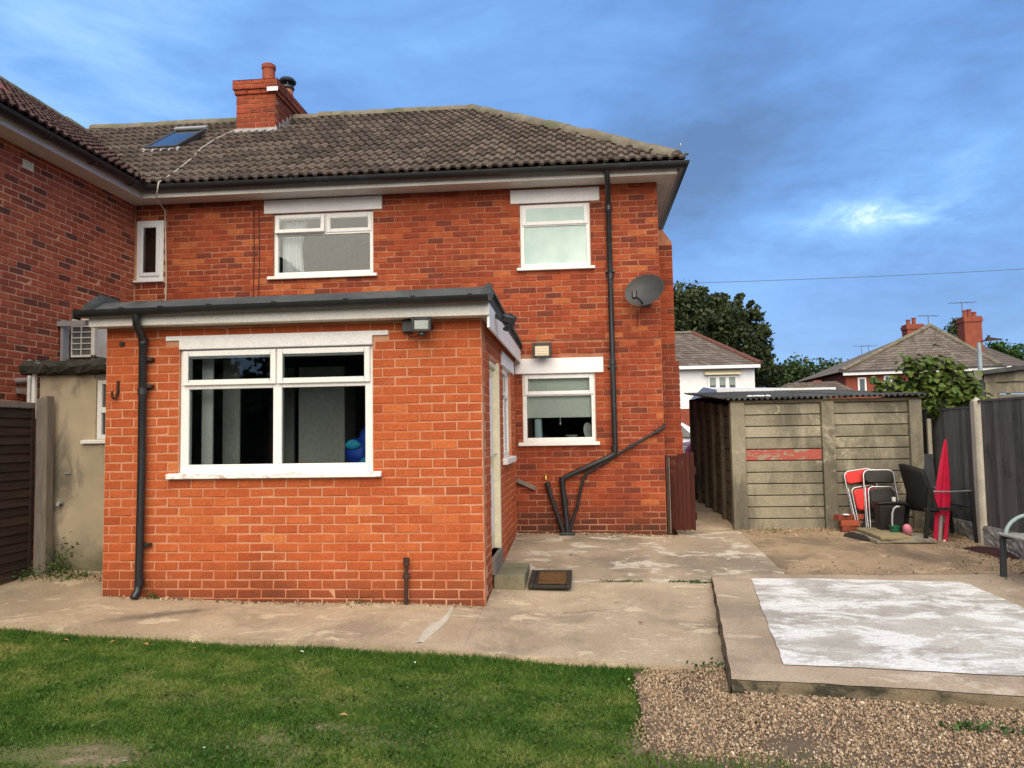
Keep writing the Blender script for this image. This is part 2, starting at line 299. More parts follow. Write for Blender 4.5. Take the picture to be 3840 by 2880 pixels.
M['slate'] = surf('slate_grey_board', (.055, .058, .065), (.07, .073, .08), 6, .8)
M['renderwhite'] = surf('white_rough_render', (.80, .81, .82), (.74, .75, .76), 3, .9, 60, .5, .01)
M['farbrick'] = surf('far_orange_brick', (.28, .075, .042), (.21, .055, .035), 3, .9)
M['upvc'] = surf('white_upvc', (.78, .79, .8), (.74, .75, .76), 4, .35)
M['pane_far'] = surf('far_window_pane', (.06, .075, .085), (.11, .13, .14), 2, .12, spec=.6)
M['blind_far'] = surf('grey_green_blind', (.27, .33, .31), (.23, .29, .27), 2, .7)
M['carwhite'] = surf('white_car_paint', (.78, .79, .8), (.74, .75, .76), 3, .25, spec=.5)
M['carpurple'] = surf('plum_car_paint', (.20, .05, .13), (.17, .04, .11), 3, .25, spec=.5)
M['carglass'] = surf('dark_car_glass', (.015, .018, .022), (.02, .024, .03), 3, .06, spec=.6)
M['tyre'] = surf('tyre_rubber', (.02, .02, .02), (.03, .03, .03), 6, .8)
M['lamp_post'] = surf('pale_blue_steel', (.30, .36, .38), (.25, .31, .33), 4, .5)
M['wire'] = surf('overhead_cable', (.11, .15, .22), (.12, .16, .24), 4, .6)
M['cable'] = surf('off_white_cable', (.58, .54, .46), (.5, .46, .38), 6, .6)
M['brass'] = surf('brass_tap', (.60, .40, .10), (.5, .32, .08), 8, .35, metal=.8)
M['lens'] = surf('frosted_lamp_lens', (.42, .46, .44), (.34, .38, .36), 8, .2)
M['halogen'] = surf('amber_lamp_reflector', (.66, .54, .36), (.56, .45, .28), 30, .3)
M['bark'] = surf('tree_bark', (.09, .065, .045), (.06, .045, .032), 4, .95, 30, .8, .02)
def leaf_mat(name, a, b, c, tr=.25):
    t = NT(name); col = t.ramp(t.attr('bt'), [(0, a), (.55, b), (1, c)]); col = t.mix(.4, col, t.ramp(t.noise(30, 3), [(.3, .6), (.7, 1.3)]), 'MULTIPLY')
    p = t.n('ShaderNodeBsdfPrincipled'); t.L(col, p.inputs['Base Color']); p.inputs['Roughness'].default_value = .55; p.inputs['Specular IOR Level'].default_value = .3
    tl = t.n('ShaderNodeBsdfTranslucent'); t.L(col, tl.inputs[0]); ms = t.n('ShaderNodeMixShader'); ms.inputs[0].default_value = tr
    t.L(p.outputs[0], ms.inputs[1]); t.L(tl.outputs[0], ms.inputs[2]); t.L(ms.outputs[0], t.out.inputs[0]); return t.m
M['leaf_tree'] = leaf_mat('dark_tree_leaf', (.022, .034, .014), (.052, .072, .026), (.11, .125, .042))
M['leaf_hedge'] = leaf_mat('hedge_leaf', (.03, .055, .016), (.05, .085, .024), (.08, .11, .03))
M['leaf_vine'] = leaf_mat('broad_vine_leaf', (.028, .060, .010), (.075, .125, .020), (.14, .185, .04))
M['leaf_weed'] = leaf_mat('weed_leaf', (.02, .05, .008), (.045, .10, .014), (.08, .15, .03))
M['grass'] = leaf_mat('grass_blade', (.044, .120, .012), (.120, .205, .031), (.265, .275, .080), .3)
def stone():
    t = NT('gravel_stone'); col = t.ramp(t.attr('bt'), [(0, (.12, .080, .050)), (.3, (.28, .19, .118)), (.6, (.40, .285, .180)), (.85, (.50, .375, .25)), (1, (.66, .58, .46))])
    col = t.mix(.4, col, t.ramp(t.noise(90, 4), [(.3, .6), (.7, 1.3)]), 'MULTIPLY'); return t.pbr(col, .75, 0, t.bump(t.noise(150, 3), .3, .003), .3)
M['stone'] = stone()

M['white_worn'] = surf('worn_white_paint', (.82, .82, .81), (.77, .77, .75), 6, .5, 40, .15, .002, (.56, .50, .45), 9, (.68, .76), .45)
M['net'] = surf('grey_net', (.36, .36, .365), (.30, .30, .31), 3, .9)
M['ironred'] = surf('brown_hip_tile', (.16, .065, .045), (.12, .05, .038), 5, .9)
# ---------------------------------------------------------------- mesh helpers
LOC = {}                                           # world location of each parent object that has one
def V3(p): return Vector(p)
class MB:
    def __init__(s): s.v = []; s.f = []; s.a = None
    def add(s, vs, fs):
        b = len(s.v); s.v += [tuple(p) for p in vs]; s.f += [tuple(b+i for i in f) for f in fs]; return s
    def box(s, x0, x1, y0, y1, z0, z1):
        return s.add([(x0,y0,z0),(x1,y0,z0),(x1,y1,z0),(x0,y1,z0),(x0,y0,z1),(x1,y0,z1),(x1,y1,z1),(x0,y1,z1)],
                     [(0,3,2,1),(4,5,6,7),(0,1,5,4),(1,2,6,5),(2,3,7,6),(3,0,4,7)])
    def bar(s, a, b, w, h, upv=(0, 0, 1)):         # rectangular bar from a to b, w across, h along upv
        a, b = V3(a), V3(b); d = (b-a).normalized(); u = V3(upv); sde = d.cross(u)
        if sde.length < 1e-4: u = V3((0, 1, 0)); sde = d.cross(u)
        sde.normalize(); u = sde.cross(d); p = []
        for q in (a, b):
            for i, j in ((-1,-1),(1,-1),(1,1),(-1,1)): p.append(q + sde*(w/2*i) + u*(h/2*j))
        return s.add(p, [(0,1,2,3),(7,6,5,4),(0,4,5,1),(1,5,6,2),(2,6,7,3),(3,7,4,0)])
    def tube(s, pts, r, n=10, closed=False, rs=None):
        P = [V3(p) for p in pts]; k = len(P); rings = []; prev = None; b = len(s.v)
        for i in range(k):
            if closed: d = P[(i+1) % k]-P[i-1]
            else: d = P[min(i+1, k-1)]-P[max(i-1, 0)]
            d.normalize()
            if prev is None:
                h = V3((0,0,1)) if abs(d.z) < .9 else V3((0,1,0)); x = d.cross(h).normalized()
            else:
                x = prev - d*prev.dot(d); x.normalize()
            prev = x; y = d.cross(x); rr = rs[i] if rs else r
            for j in range(n):
                t = 2*math.pi*j/n; s.v.append(tuple(P[i] + (x*math.cos(t)+y*math.sin(t))*rr))
        m_ = k if closed else k-1
        for i in range(m_):
            for j in range(n):
                a, c = b+i*n, b+((i+1) % k)*n
                s.f.append((a+j, a+(j+1) % n, c+(j+1) % n, c+j))
        if not closed:
            s.f.append(tuple(b+j for j in range(n))[::-1]); s.f.append(tuple(b+(k-1)*n+j for j in range(n)))
        return s
    def lathe(s, prof, c, n=20, axis=None):
        b = len(s.v); q = Vector((0,0,1)).rotation_difference(V3(axis)) if axis else None
        for r, z in prof:
            for j in range(n):
                t = 2*math.pi*j/n; p = Vector((r*math.cos(t), r*math.sin(t), z))
                if q: p = q @ p
                s.v.append(tuple(p+V3(c)))
        for i in range(len(prof)-1):
            for j in range(n): s.f.append((b+i*n+j, b+i*n+(j+1) % n, b+(i+1)*n+(j+1) % n, b+(i+1)*n+j))
        if prof[0][0] > 1e-4: s.f.append(tuple(b+j for j in range(n))[::-1])
        if prof[-1][0] > 1e-4: s.f.append(tuple(b+(len(prof)-1)*n+j for j in range(n)))
        return s
    def prism(s, poly, d):                         # poly: 3-D points of one face, extruded by d
        k = len(poly); A = [V3(p) for p in poly]; B = [p+V3(d) for p in A]
        return s.add(A+B, [tuple(range(k))[::-1], tuple(range(k, 2*k))] + [(i, (i+1) % k, k+(i+1) % k, k+i) for i in range(k)])
    def mesh(s, name, m_, smooth=None):
        me = bpy.data.meshes.new(name); me.from_pydata(s.v, [], s.f)
        if m_: me.materials.append(M[m_])
        if s.a is not None:
            at = me.attributes.new('bt', 'FLOAT', 'POINT'); at.data.foreach_set('value', s.a)
        if smooth is not None:
            me.polygons.foreach_set('use_smooth', [True]*len(me.polygons)); me.set_sharp_from_angle(angle=R_(smooth))
        bm = bmesh.new(); bm.from_mesh(me); bmesh.ops.recalc_face_normals(bm, faces=bm.faces); bm.to_mesh(me); bm.free()
        me.update(); return me
    def build(s, name, m_, parent=None, smooth=None, bevel=0, seg=1):
        me = s.mesh(name, m_, smooth); return place(name, me, parent, bevel, seg)
def bevel_mod(o, w, seg=1):
    b = o.modifiers.new('bevel', 'BEVEL'); b.width = w; b.segments = seg; b.limit_method = 'ANGLE'; b.angle_limit = R_(40); b.harden_normals = False
def place(name, me, parent=None, bevel=0, seg=1):
    o = bpy.data.objects.new(name, me); C.objects.link(o)
    if parent is not None:
        o.parent = parent; o.matrix_parent_inverse = Matrix.Translation(-LOC.get(parent.name, Vector((0,0,0))))
    if bevel: bevel_mod(o, bevel, seg)
    return o
def tag(o, label, cat, group=None):
    o['label'] = label; o['category'] = cat
    if group: o['group'] = group
    return o
def thing(name, loc, label, cat, group=None):
    o = bpy.data.objects.new(name, None); C.objects.link(o); o.location = loc; o.empty_display_size = .1
    LOC[o.name] = Vector(loc); return tag(o, label, cat, group)
def single(mb, name, m_, label, cat, group=None, smooth=None, bevel=0, seg=1):   # a thing that is one mesh, origin at its base
    P = np.array(mb.v); c = (P.min(0)+P.max(0))/2; c[2] = P[:, 2].min(); mb.v = [tuple(p) for p in P-c]
    o = place(name, mb.mesh(name, m_, smooth), None, bevel, seg); o.location = c; LOC[o.name] = Vector(c); return tag(o, label, cat, group)
def struct(o, kind='structure'): o['kind'] = kind; return o
def copy_tree(o, parent=None):
    c = o.copy(); C.objects.link(c)
    if parent is not None: c.parent = parent; c.matrix_parent_inverse = o.matrix_parent_inverse.copy()
    for ch in list(o.children): copy_tree(ch, c)
    return c
def lerp(a, b, t): return a+(b-a)*t
def zg(X, Y):                                      # height of the concrete
    z = .066*(Y-6.785) if Y > 6.785 else .03*(Y-6.785)
    return z - .02*(min(max(X, -5.5), 1.0)+.89)

# ---------------------------------------------------------------- brickwork
def brick_meshes(name, L, H, D, m_, n, seed, jit=.0027, ch=.0055):
    r = random.Random(seed); out = []
    for i in range(n):
        mb = MB(); j = lambda: r.uniform(-jit, jit); x, z = L/2, H/2
        outer = [(-x+j(), ch, -z+j()), (x+j(), ch, -z+j()), (x+j(), ch, z+j()), (-x+j(), ch, z+j())]
        inner = [(-x+ch+j(), j(), -z+ch+j()), (x-ch+j(), j(), -z+ch+j()), (x-ch+j(), j(), z-ch+j()), (-x+ch+j(), j(), z-ch+j())]
        back = [(p[0], D, p[2]) for p in outer]
        mb.add(inner+outer+back, [(0,1,2,3)] + [(4+k, 4+(k+1) % 4, (k+1) % 4, k) for k in range(4)] + [(8+k, 8+(k+1) % 4, 4+(k+1) % 4, 4+k) for k in range(4)] + [(11,10,9,8)])
        mb.a = [(i+.5)/n]*len(mb.v); out.append(mb.mesh(name, m_))
    return out
class Bricks:
    """collects the bricks of one wall; the 300 that show largest become parts, the rest one part of kind stuff"""
    def __init__(s, wall, m_, pitch, course, seed, nv=14, name='brick'):
        s.wall, s.m, s.p, s.c, s.name = wall, m_, pitch, course, name; s.L, s.H = pitch-.0095, course-.0100
        s.meshes = brick_meshes(name, s.L, s.H, .102, m_, nv, seed); s.items = []; s.r = random.Random(seed+1)
    def face(s, org, ang, u0, u1, z0, z1, holes=(), off=0.0, weights=None, header_rows=0, tone=None, zo=0.0):
        """org: point at u=0; u runs along (cos ang, sin ang); outward normal is u rotated by -90 degrees"""
        ux, uy = math.cos(ang), math.sin(ang); r = s.r; row = 0; z = z0 + zo
        while z + s.c <= z1 + .03:
            hz = min(s.c, z1 - z) if z + s.c > z1 else s.c
            head = header_rows and row % header_rows == header_rows-1
            p = s.p/2 if head else s.p
            st = u0 - p*((row % 2)*.5) - off % s.p; u = st - p
            while u < u1:
                segs = [(max(u, u0), min(u+p, u1))]
                for (a, b, c, d) in holes:
                    ov = min(z+s.c, d)-max(z, c)
                    if ov > .35*s.c:
                        nx = []
                        for (e, f) in segs:
                            if b <= e or a >= f: nx.append((e, f)); continue
                            if e < a-.03: nx.append((e, a))
                            if f > b+.03: nx.append((b, f))
                        segs = nx
                for (e, f) in segs:
                    if f-e < .035: continue
                    uc = (e+f)/2; t = tone(uc, z) if tone else None
                    s.items.append((Vector((org[0]+ux*uc, org[1]+uy*uc, z+s.c/2)), ang, (f-e-.0095)/s.L, r, t))
                u += p
            z += s.c; row += 1
    def emit(s, vis=lambda p: True, most=300, stuff_name='brickwork'):
        r = s.r; n = len(s.meshes); camp = Vector((0, 0, CAMZ)); rec = []
        for (p, ang, sc, _, t) in s.items:
            k = r.randrange(n) if t is None else max(0, min(n-1, int(t*n)))
            nrm = Vector((math.sin(ang), -math.cos(ang), 0)); d = camp-p
            q = p + nrm*r.uniform(-.0022, .0022)
            rec.append((nrm.dot(d)/d.length**3*min(sc, 1.0) if vis(p) else -1/d.length, q, ang+r.uniform(-.006, .006), r.uniform(-.006, .006), sc, k))
        rec.sort(key=lambda t: -t[0])
        V, F, A = [], [], []
        for i, (w, p, ang, tilt, sc, k) in enumerate(rec):
            if i < most and w > 0:
                o = bpy.data.objects.new(s.name, s.meshes[k]); C.objects.link(o); o.parent = s.wall
                if s.wall.name in LOC: o.matrix_parent_inverse = Matrix.Translation(-LOC[s.wall.name])
                o.location = p; o.rotation_euler = (0, tilt, ang); o.scale = (sc, 1, 1)
            else:
                me = s.meshes[k]; mt = Matrix.Translation(p) @ Euler((0, tilt, ang)).to_matrix().to_4x4() @ Matrix.Diagonal((sc, 1, 1, 1)); b = len(V)
                V += [tuple(mt @ v.co) for v in me.vertices]; F += [tuple(b+i for i in pl.vertices) for pl in me.polygons]; A += [(k+.5)/n]*len(me.vertices)
        if V:
            mb = MB(); mb.v, mb.f, mb.a = V, F, A; o = mb.build(stuff_name, s.m, s.wall); o['kind'] = 'stuff'
def wall_sheet(mb, org, ang, u0, u1, z0, z1, holes=(), depth=.22, back=.0045):
    """mortar backing with real openings: a grid of boxes that leaves the holes out"""
    us = sorted({u0, u1, *[min(max(h[i], u0), u1) for h in holes for i in (0, 1)]}); zs = sorted({z0, z1, *[min(max(h[i], z0), z1) for h in holes for i in (2, 3)]})
    ux = Vector((math.cos(ang), math.sin(ang), 0)); nn = Vector((math.sin(ang), -math.cos(ang), 0)); o = Vector((org[0], org[1], 0))
    for i in range(len(us)-1):
        j = 0
        while j < len(zs)-1:
            def hole(jj):
                a, b = (us[i]+us[i+1])/2, (zs[jj]+zs[jj+1])/2
                return any(h[0] < a < h[1] and h[2] < b < h[3] for h in holes)
            if hole(j): j += 1; continue
            k = j
            while k+1 < len(zs)-1 and not hole(k+1): k += 1
            A = o+ux*us[i]-nn*back; B = o+ux*us[i+1]-nn*back; dz = Vector((0,0,1))
            mb.prism([A+dz*zs[j], B+dz*zs[j], B+dz*zs[k+1], A+dz*zs[k+1]], -nn*depth); j = k+1
    return mb

# ---------------------------------------------------------------- windows
def frame_bars(mb, x0, x1, z0, z1, w, y0, y1):
    mb.box(x0, x0+w, y0, y1, z0, z1); mb.box(x1-w, x1, y0, y1, z0, z1)
    mb.box(x0+w, x1-w, y0+.001, y1, z0, z0+w); mb.box(x0+w, x1-w, y0+.001, y1, z1-w, z1)
def window(parent, x0, x1, z0, z1, Y, frame_w=.055, bars=(), casements=(), panes=(), sill=None, lintel=None, m_='white', rec=.035, sill_m='white', lint_stepped=False, xf=None, name='window', pane_m='glass'):
    """frame set in the opening of a wall facing -Y at Y; bars (x0,x1,z0,z1); casements and panes likewise"""
    fix = (lambda o: xf(o)) if xf else (lambda o: o)
    mb = MB(); y0, y1 = Y+rec, Y+rec+.07; frame_bars(mb, x0, x1, z0, z1, frame_w, y0, y1)
    for (a, b, c, d) in bars: mb.box(a, b, y0+.0015, y1-.001, c, d)
    w = fix(mb.build(name, m_, parent, bevel=.006, seg=2))
    for cs in casements:
        a, b, c, d = cs[:4]; out = cs[4] if len(cs) > 4 else .018; op = cs[5] if len(cs) > 5 else 0
        cm = MB(); frame_bars(cm, a, b, c, d, .052, y0-out, y0+.03); gp = MB().box(a+.03, b-.03, y0+.002-out, y0+.008-out, c+.03, d-.03)
        ca = cm.build('casement', m_, w, bevel=.007, seg=2); pa = gp.build('pane', pane_m, w)
        if op:
            for q in (ca, pa):
                mt = Matrix.Translation((0, y0, d)) @ Matrix.Rotation(-op, 4, 'X') @ Matrix.Translation((0, -y0, -d)); q.data.transform(mt)
    for (a, b, c, d) in panes: MB().box(a, b, y0+.02, y0+.026, c, d).build('pane', pane_m, w)
    if sill:
        a, b, c, d = sill; mb = MB(); mb.prism([(a, Y-.045, c), (b, Y-.045, c), (b, Y-.045, d-.012), (a, Y-.045, d-.012)], (0, .0, 0)) if False else None
        mb = MB(); mb.add([(a,Y-.05,c),(b,Y-.05,c),(b,Y+.10,c),(a,Y+.10,c),(a,Y-.05,d-.014),(b,Y-.05,d-.014),(b,Y+.10,d+.004),(a,Y+.10,d+.004)], [(0,3,2,1),(4,5,6,7),(0,1,5,4),(1,2,6,5),(2,3,7,6),(3,0,4,7)])
        mb.build('sill', sill_m, w, bevel=.006, seg=2)
    if lintel:
        a, b, c, d = lintel; mb = MB()
        if lint_stepped: mb.prism([(a,Y-.018,d),(a,Y-.018,c+.083),(x0,Y-.018,c+.083),(x0,Y-.018,c),(x1,Y-.018,c),(x1,Y-.018,c+.083),(b,Y-.018,c+.083),(b,Y-.018,d)], (0,.11,0))
        else: mb.box(a, b, Y-.018, Y+.10, c, d)
        mb.build('lintel', 'lintel', w, bevel=.008, seg=2)
    return w
def gutter(path, parent, r=.055, m_='black', name='gutter'):
    """half-round channel along a horizontal path (list of points at its rim level)"""
    mb = MB(); n = 9; P = [V3(p) for p in path]; k = len(P); rings = []
    for i in range(k):
        ds = []
        if i > 0: ds.append((P[i]-P[i-1]).normalized())
        if i < k-1: ds.append((P[i+1]-P[i]).normalized())
        d = sum(ds, Vector()); d.normalize(); side = Vector((d.y, -d.x, 0)).normalized(); c = ds[0].dot(d) if len(ds) > 1 else 1
        ring = []
        for rr in (r, r-.006):
            seq = range(n) if rr == r else range(n-1, -1, -1)
            for j in seq:
                t = math.pi*j/(n-1); ring.append(P[i] + side*(math.cos(t)*rr/c) + Vector((0,0,-math.sin(t)*rr)))
        rings.append(ring)
    nr = len(rings[0])
    mb.add([p for g in rings for p in g], [(i*nr+j, i*nr+(j+1) % nr, (i+1)*nr+(j+1) % nr, (i+1)*nr+j) for i in range(k-1) for j in range(nr)] + [tuple(range(nr)), tuple((k-1)*nr+j for j in range(nr))])
    return mb.build(name, m_, parent, smooth=50)
def bracket(parent, p, r=.062, m_='black', along=(1, 0, 0), w=.03, name='gutter_bracket'):
    mb = MB(); n = 9; d = V3(along)*w/2; side = Vector((along[1], -along[0], 0)); a = []; b = []
    for j in range(n):
        t = math.pi*j/(n-1); q = V3(p)+side*(math.cos(t)*r)+Vector((0,0,.008-math.sin(t)*r)); a.append(q-d); b.append(q+d)
    mb.add(a+b, [(j, j+1, n+j+1, n+j) for j in range(n-1)] + [tuple(range(n))[::-1], tuple(range(n, 2*n)), (0, n, 2*n-1, n-1)])
    return mb.build(name, m_, parent)

# ---------------------------------------------------------------- ground
def sheet(mb, X, Y, zf):
    b = len(mb.v); ny = len(Y[0]) if hasattr(Y[0], '__len__') else len(Y)
    for i, x in enumerate(X):
        col = Y[i] if hasattr(Y[0], '__len__') else Y
        for y in col: mb.v.append((x, y, zf(x, y)))
    for i in range(len(X)-1):
        for j in range(ny-1): mb.f.append((b+i*ny+j, b+(i+1)*ny+j, b+(i+1)*ny+j+1, b+i*ny+j+1))
    return mb
def terrain_z(x, y):
    ks = [(-400, -.5), (2, -.30), (6, -.24), (10, .02), (14, .22), (19, .33), (900, .33)]
    for (a, za), (b, zb) in zip(ks, ks[1:]):
        if y <= b: return lerp(za, zb, (y-a)/(b-a))
    return .33
o = sheet(MB(), [-900, -60, -12, -6, 0, 6, 12, 60, 900], [-400, -60, 0, 2, 4, 6, 8, 10, 12, 14, 17, 19, 60, 900], terrain_z).build('ground', 'soil'); struct(o)
# lawn edge of the path, as a function of x
LE = [(-12, 6.4), (-4.685, 5.857), (-1.812, 5.637), (.447, 5.387), (1.2, 5.36)]
def lawn_edge(x):
    for (a, ya), (b, yb) in zip(LE, LE[1:]):
        if x <= b: return lerp(ya, yb, (x-a)/(b-a))
    return LE[-1][1]
def conc_z(x, y): return zg(x, y) + .006*math.sin(2.1*x+.7*y) + .005*math.sin(1.3*y-2.7*x+1)
def slab(parent, xs, yf, yb, m_, ny=14, nx=24, edge=.10, dz=0.0, zf=None):
    """a piece of concrete between two y-curves, with a rough, slightly wavering skirt"""
    zf = zf or conc_z; mb = MB(); X = [lerp(xs[0], xs[1], i/nx) for i in range(nx+1)]; Y = []
    for x in X:
        a, b = (yf(x) if callable(yf) else yf), (yb(x) if callable(yb) else yb)
        a += .004*math.sin(9*x)+.003*math.sin(23*x+1); Y.append([lerp(a, b, j/ny) for j in range(ny+1)])
    sheet(mb, X, Y, lambda x, y: zf(x, y)+dz); n = ny+1; top = list(mb.v)
    loop = [i*n for i in range(nx+1)] + [nx*n+j for j in range(1, n)] + [i*n+ny for i in range(nx-1, -1, -1)] + [j for j in range(ny-1, 0, -1)]
    b = len(mb.v); mb.v += [(top[i][0], top[i][1], top[i][2]-edge) for i in loop]; k = len(loop)
    mb.f += [(loop[i], b+i, b+(i+1) % k, loop[(i+1) % k]) for i in range(k)]
    return mb.build('concrete_slab', m_, parent, bevel=0)
patio = sheet(MB(), [-12, -6, -3, 0, 2.6, 4.9], [6.7, 8, 10, 12, 14, 20], lambda x, y: zg(x, min(y, 11.5))-.06).build('patio', 'soil'); struct(patio)
slab(patio, (-12, -.90), lawn_edge, 6.83, 'conc', 10, 50)
slab(patio, (-.95, 1.30), lawn_edge, 7.738, 'conc', 14, 14, dz=-.003)
slab(patio, (-12, -4.45), 6.84, 8.6, 'conc', 10, 24)
slab(patio, (-.92, 1.20), 7.75, 10.12, 'conc_white', 14, 14)
slab(patio, (1.195, 2.015), lambda x: 7.75+(x-1.2)*.02, 10.5, 'conc_white', 14, 8, dz=-.0035)
slab(patio, (2.012, 4.85), lambda x: 7.76, 10.5, 'conc_brown', 16, 20)
slab(patio, (1.05, 2.2), 10.51, 19.5, 'conc', 24, 6, zf=lambda x, y: zg(x, min(y, 11.5))+.002)
# raised slab on the right and its white screed
def slab_z(x, y): return .028+(y-4.8)*.022 + .004*math.sin(3.1*x+1.9*y)
rs = slab(None, (.0, 1.0), 0, 1, 'conc_slab', 2, 2) if False else None
mbs = MB(); X = [lerp(.86, 5.2, i/30) for i in range(31)]; Y = []
def slab_left(y): return .85 + (y-4.79)*.125
nx, ny = 34, 26; top = []
for i in range(nx+1):
    for j in range(ny+1):
        y = lerp(4.80, 7.80, j/ny); xl = slab_left(y); x = lerp(xl, 5.2, i/nx)
        yy = y - .15*(x-.85)*(1-j/ny) + (.006*math.sin(11*x)+.004*math.sin(27*x+2) if j == 0 else 0)
        if i == 0: x += .003*math.sin(13*y)
        mbs.v.append((x, yy, slab_z(x, yy) + (.0 if j else -.006)))
for i in range(nx):
    for j in range(ny): mbs.f.append((i*(ny+1)+j, (i+1)*(ny+1)+j, (i+1)*(ny+1)+j+1, i*(ny+1)+j+1))
raised = mbs.build('raised_slab', 'conc_slab'); struct(raised)
ed = MB(); n = ny+1
front = [mbs.v[i*n] for i in range(nx+1)]; left = [mbs.v[j] for j in range(ny+1)]
def skirt(line, out, nm, h=.15):
    k = len(line); b = MB(); rows = 5; r = random.Random(3)
    for t in range(rows+1):
        for p in line:
            w = (r.uniform(-.006, .006) if 0 < t else 0); b.v.append((p[0]+out[0]*(.004*t+w), p[1]+out[1]*(.004*t+w), p[2]-.004-h*t/rows))
    b.f = [(t*k+i, (t+1)*k+i, (t+1)*k+i+1, t*k+i+1) for t in range(rows) for i in range(k-1)]
    return b.build(nm, 'conc_edge', raised)
skirt(front, (0, -1), 'front_edge'); skirt(left, (-1, 0), 'side_edge', .16)
# screed: irregular outline, 6 mm proud
out = [(1.215, 5.03), (1.45, 5.00), (1.8, 4.965), (2.2, 4.92), (2.7, 4.87), (3.3, 4.80), (3.42, 5.5), (3.40, 6.0), (3.44, 6.4), (3.44, 6.75), (3.43, 7.1), (3.43, 7.38), (3.38, 7.48), (2.9, 7.53), (2.3, 7.57), (1.56, 7.59), (1.52, 7.3), (1.465, 6.9), (1.395, 6.4), (1.325, 5.9), (1.265, 5.4)]
bm = bmesh.new(); ring = []
for i in range(len(out)):
    (a, b), (c, d) = out[i], out[(i+1) % len(out)]
    for t in range(5):
        f = t/5; ring.append(bm.verts.new((lerp(a, c, f)+rnd.uniform(-.006, .006), lerp(b, d, f)+rnd.uniform(-.006, .006), 0)))
fc = bm.faces.new(ring); bmesh.ops.triangulate(bm, faces=[fc]); bmesh.ops.subdivide_edges(bm, edges=bm.edges, cuts=3, use_grid_fill=True)
for v in bm.verts: v.co.z = slab_z(v.co.x, v.co.y)+.0065
me = bpy.data.meshes.new('screed'); bm.to_mesh(me); bm.free(); me.materials.append(M['conc_patch']); place('screed', me, raised)
# brick edging strip laid in the patio behind the slab
for i in range(12):
    x = 1.95+i*.226; MB().box(x, x+.214, 7.84+rnd.uniform(-.01, .01), 7.94, zg(2, 7.9)-.08, zg(2, 7.9)+.003+rnd.uniform(0, .007)).build('edging_brick', 'brick_flat' if 'brick_flat' in M else 'terracotta', patio, bevel=.008)
def lawn_z(x, y): return zg(x, min(y, 5.4)) - .05 - .012 + .010*math.sin(1.7*x+.5)*math.sin(1.9*y) + .006*math.sin(5.3*x+2.2*y)
lawn = MB()
LX = [lerp(-9, .34, i/70) for i in range(71)]
sheet(lawn, LX, [[lerp(1.0, lawn_edge(x)+.04, j/50) for j in range(51)] for x in LX], lawn_z)
lawn = lawn.build('lawn', 'lawnsoil'); struct(lawn)
def gravel_z(x, y): return -.108 + .058*max(0, min(1, (x-.62)/.3))*max(0, min(1, (y-3.85)/.55)) + .006*math.sin(3*x+1)*math.sin(4*y)
gx = [lerp(.30, 5.5, i/40) for i in range(41)]
gr = sheet(MB(), gx, [[lerp(1.0, (5.42 if x < .84 else 4.90-.15*(x-.85)), j/40) for j in range(41)] for x in gx], gravel_z).build('gravel_bed', 'fines'); struct(gr)
road = sheet(MB(), [-60, 60], [20, 30], lambda x, y: .345).build('road', 'tarmac'); struct(road)
# ---------------------------------------------------------------- roof tiles
def tile_meshes(m_, n, seed, w=.272, ln=.37):
    r = random.Random(seed); out = []
    prof = [(0, 0), (.018, .026), (.048, .033), (.080, .028), (.100, .004), (.150, 0), (.168, .026), (.198, .033), (.230, .028), (.250, .004), (.300, 0)]
    for i in range(n):
        mb = MB(); k = len(prof); j = r.uniform(-.003, .003)
        bot = [(x*w/.3, -.035+r.uniform(-.003, .003), z+.044+j) for x, z in prof]; tp = [(x*w/.3, ln-.04, z+.004) for x, z in prof]; lip = [(x, y+.002, z-.03) for x, y, z in bot]
        mb.add(bot+tp+lip, [(q, q+1, k+q+1, k+q) for q in range(k-1)] + [(2*k+q, 2*k+q+1, q+1, q) for q in range(k-1)])
        mb.a = [(i+.5)/n]*len(mb.v); out.append(mb.mesh('tile', m_, smooth=40))
    return out
def tile_slope(roof, meshes, org, xax, sax, nx0, nx1, rows, planes, gauge=.2915, w=.272, seed=5, items=None):
    """planes: (point, outward normal) vertical cutting planes; returns list of (matrix, variant, planes that cut it)"""
    r = random.Random(seed); items = [] if items is None else items
    xax, sax = V3(xax), V3(sax); nn = xax.cross(sax)
    rot = Matrix((xax, sax, nn)).transposed().to_4x4()
    for j in range(rows):
        for i in range(nx0, nx1):
            p = V3(org) + xax*(i*w + (.136 if j % 2 else 0) + r.uniform(-.004, .004)) + sax*(j*gauge + r.uniform(-.009, .009) - (.03 if r.random() < .02 else 0))
            mt = Matrix.Translation(p) @ rot @ Matrix.Rotation(r.uniform(-.018, .018), 4, 'Z')
            cor = [mt @ Vector(c) for c in ((0, -.035, 0), (w, -.035, 0), (w, .36, 0), (0, .36, 0))]; cut = []; dead = False
            for (pp, pn) in planes:
                s = [(c-V3(pp)).dot(V3(pn)) for c in cor]
                if min(s) > -.01: dead = True
                elif max(s) > .01: cut.append((pp, pn))
            if not dead: items.append((mt, r.randrange(len(meshes)), cut))
    return items
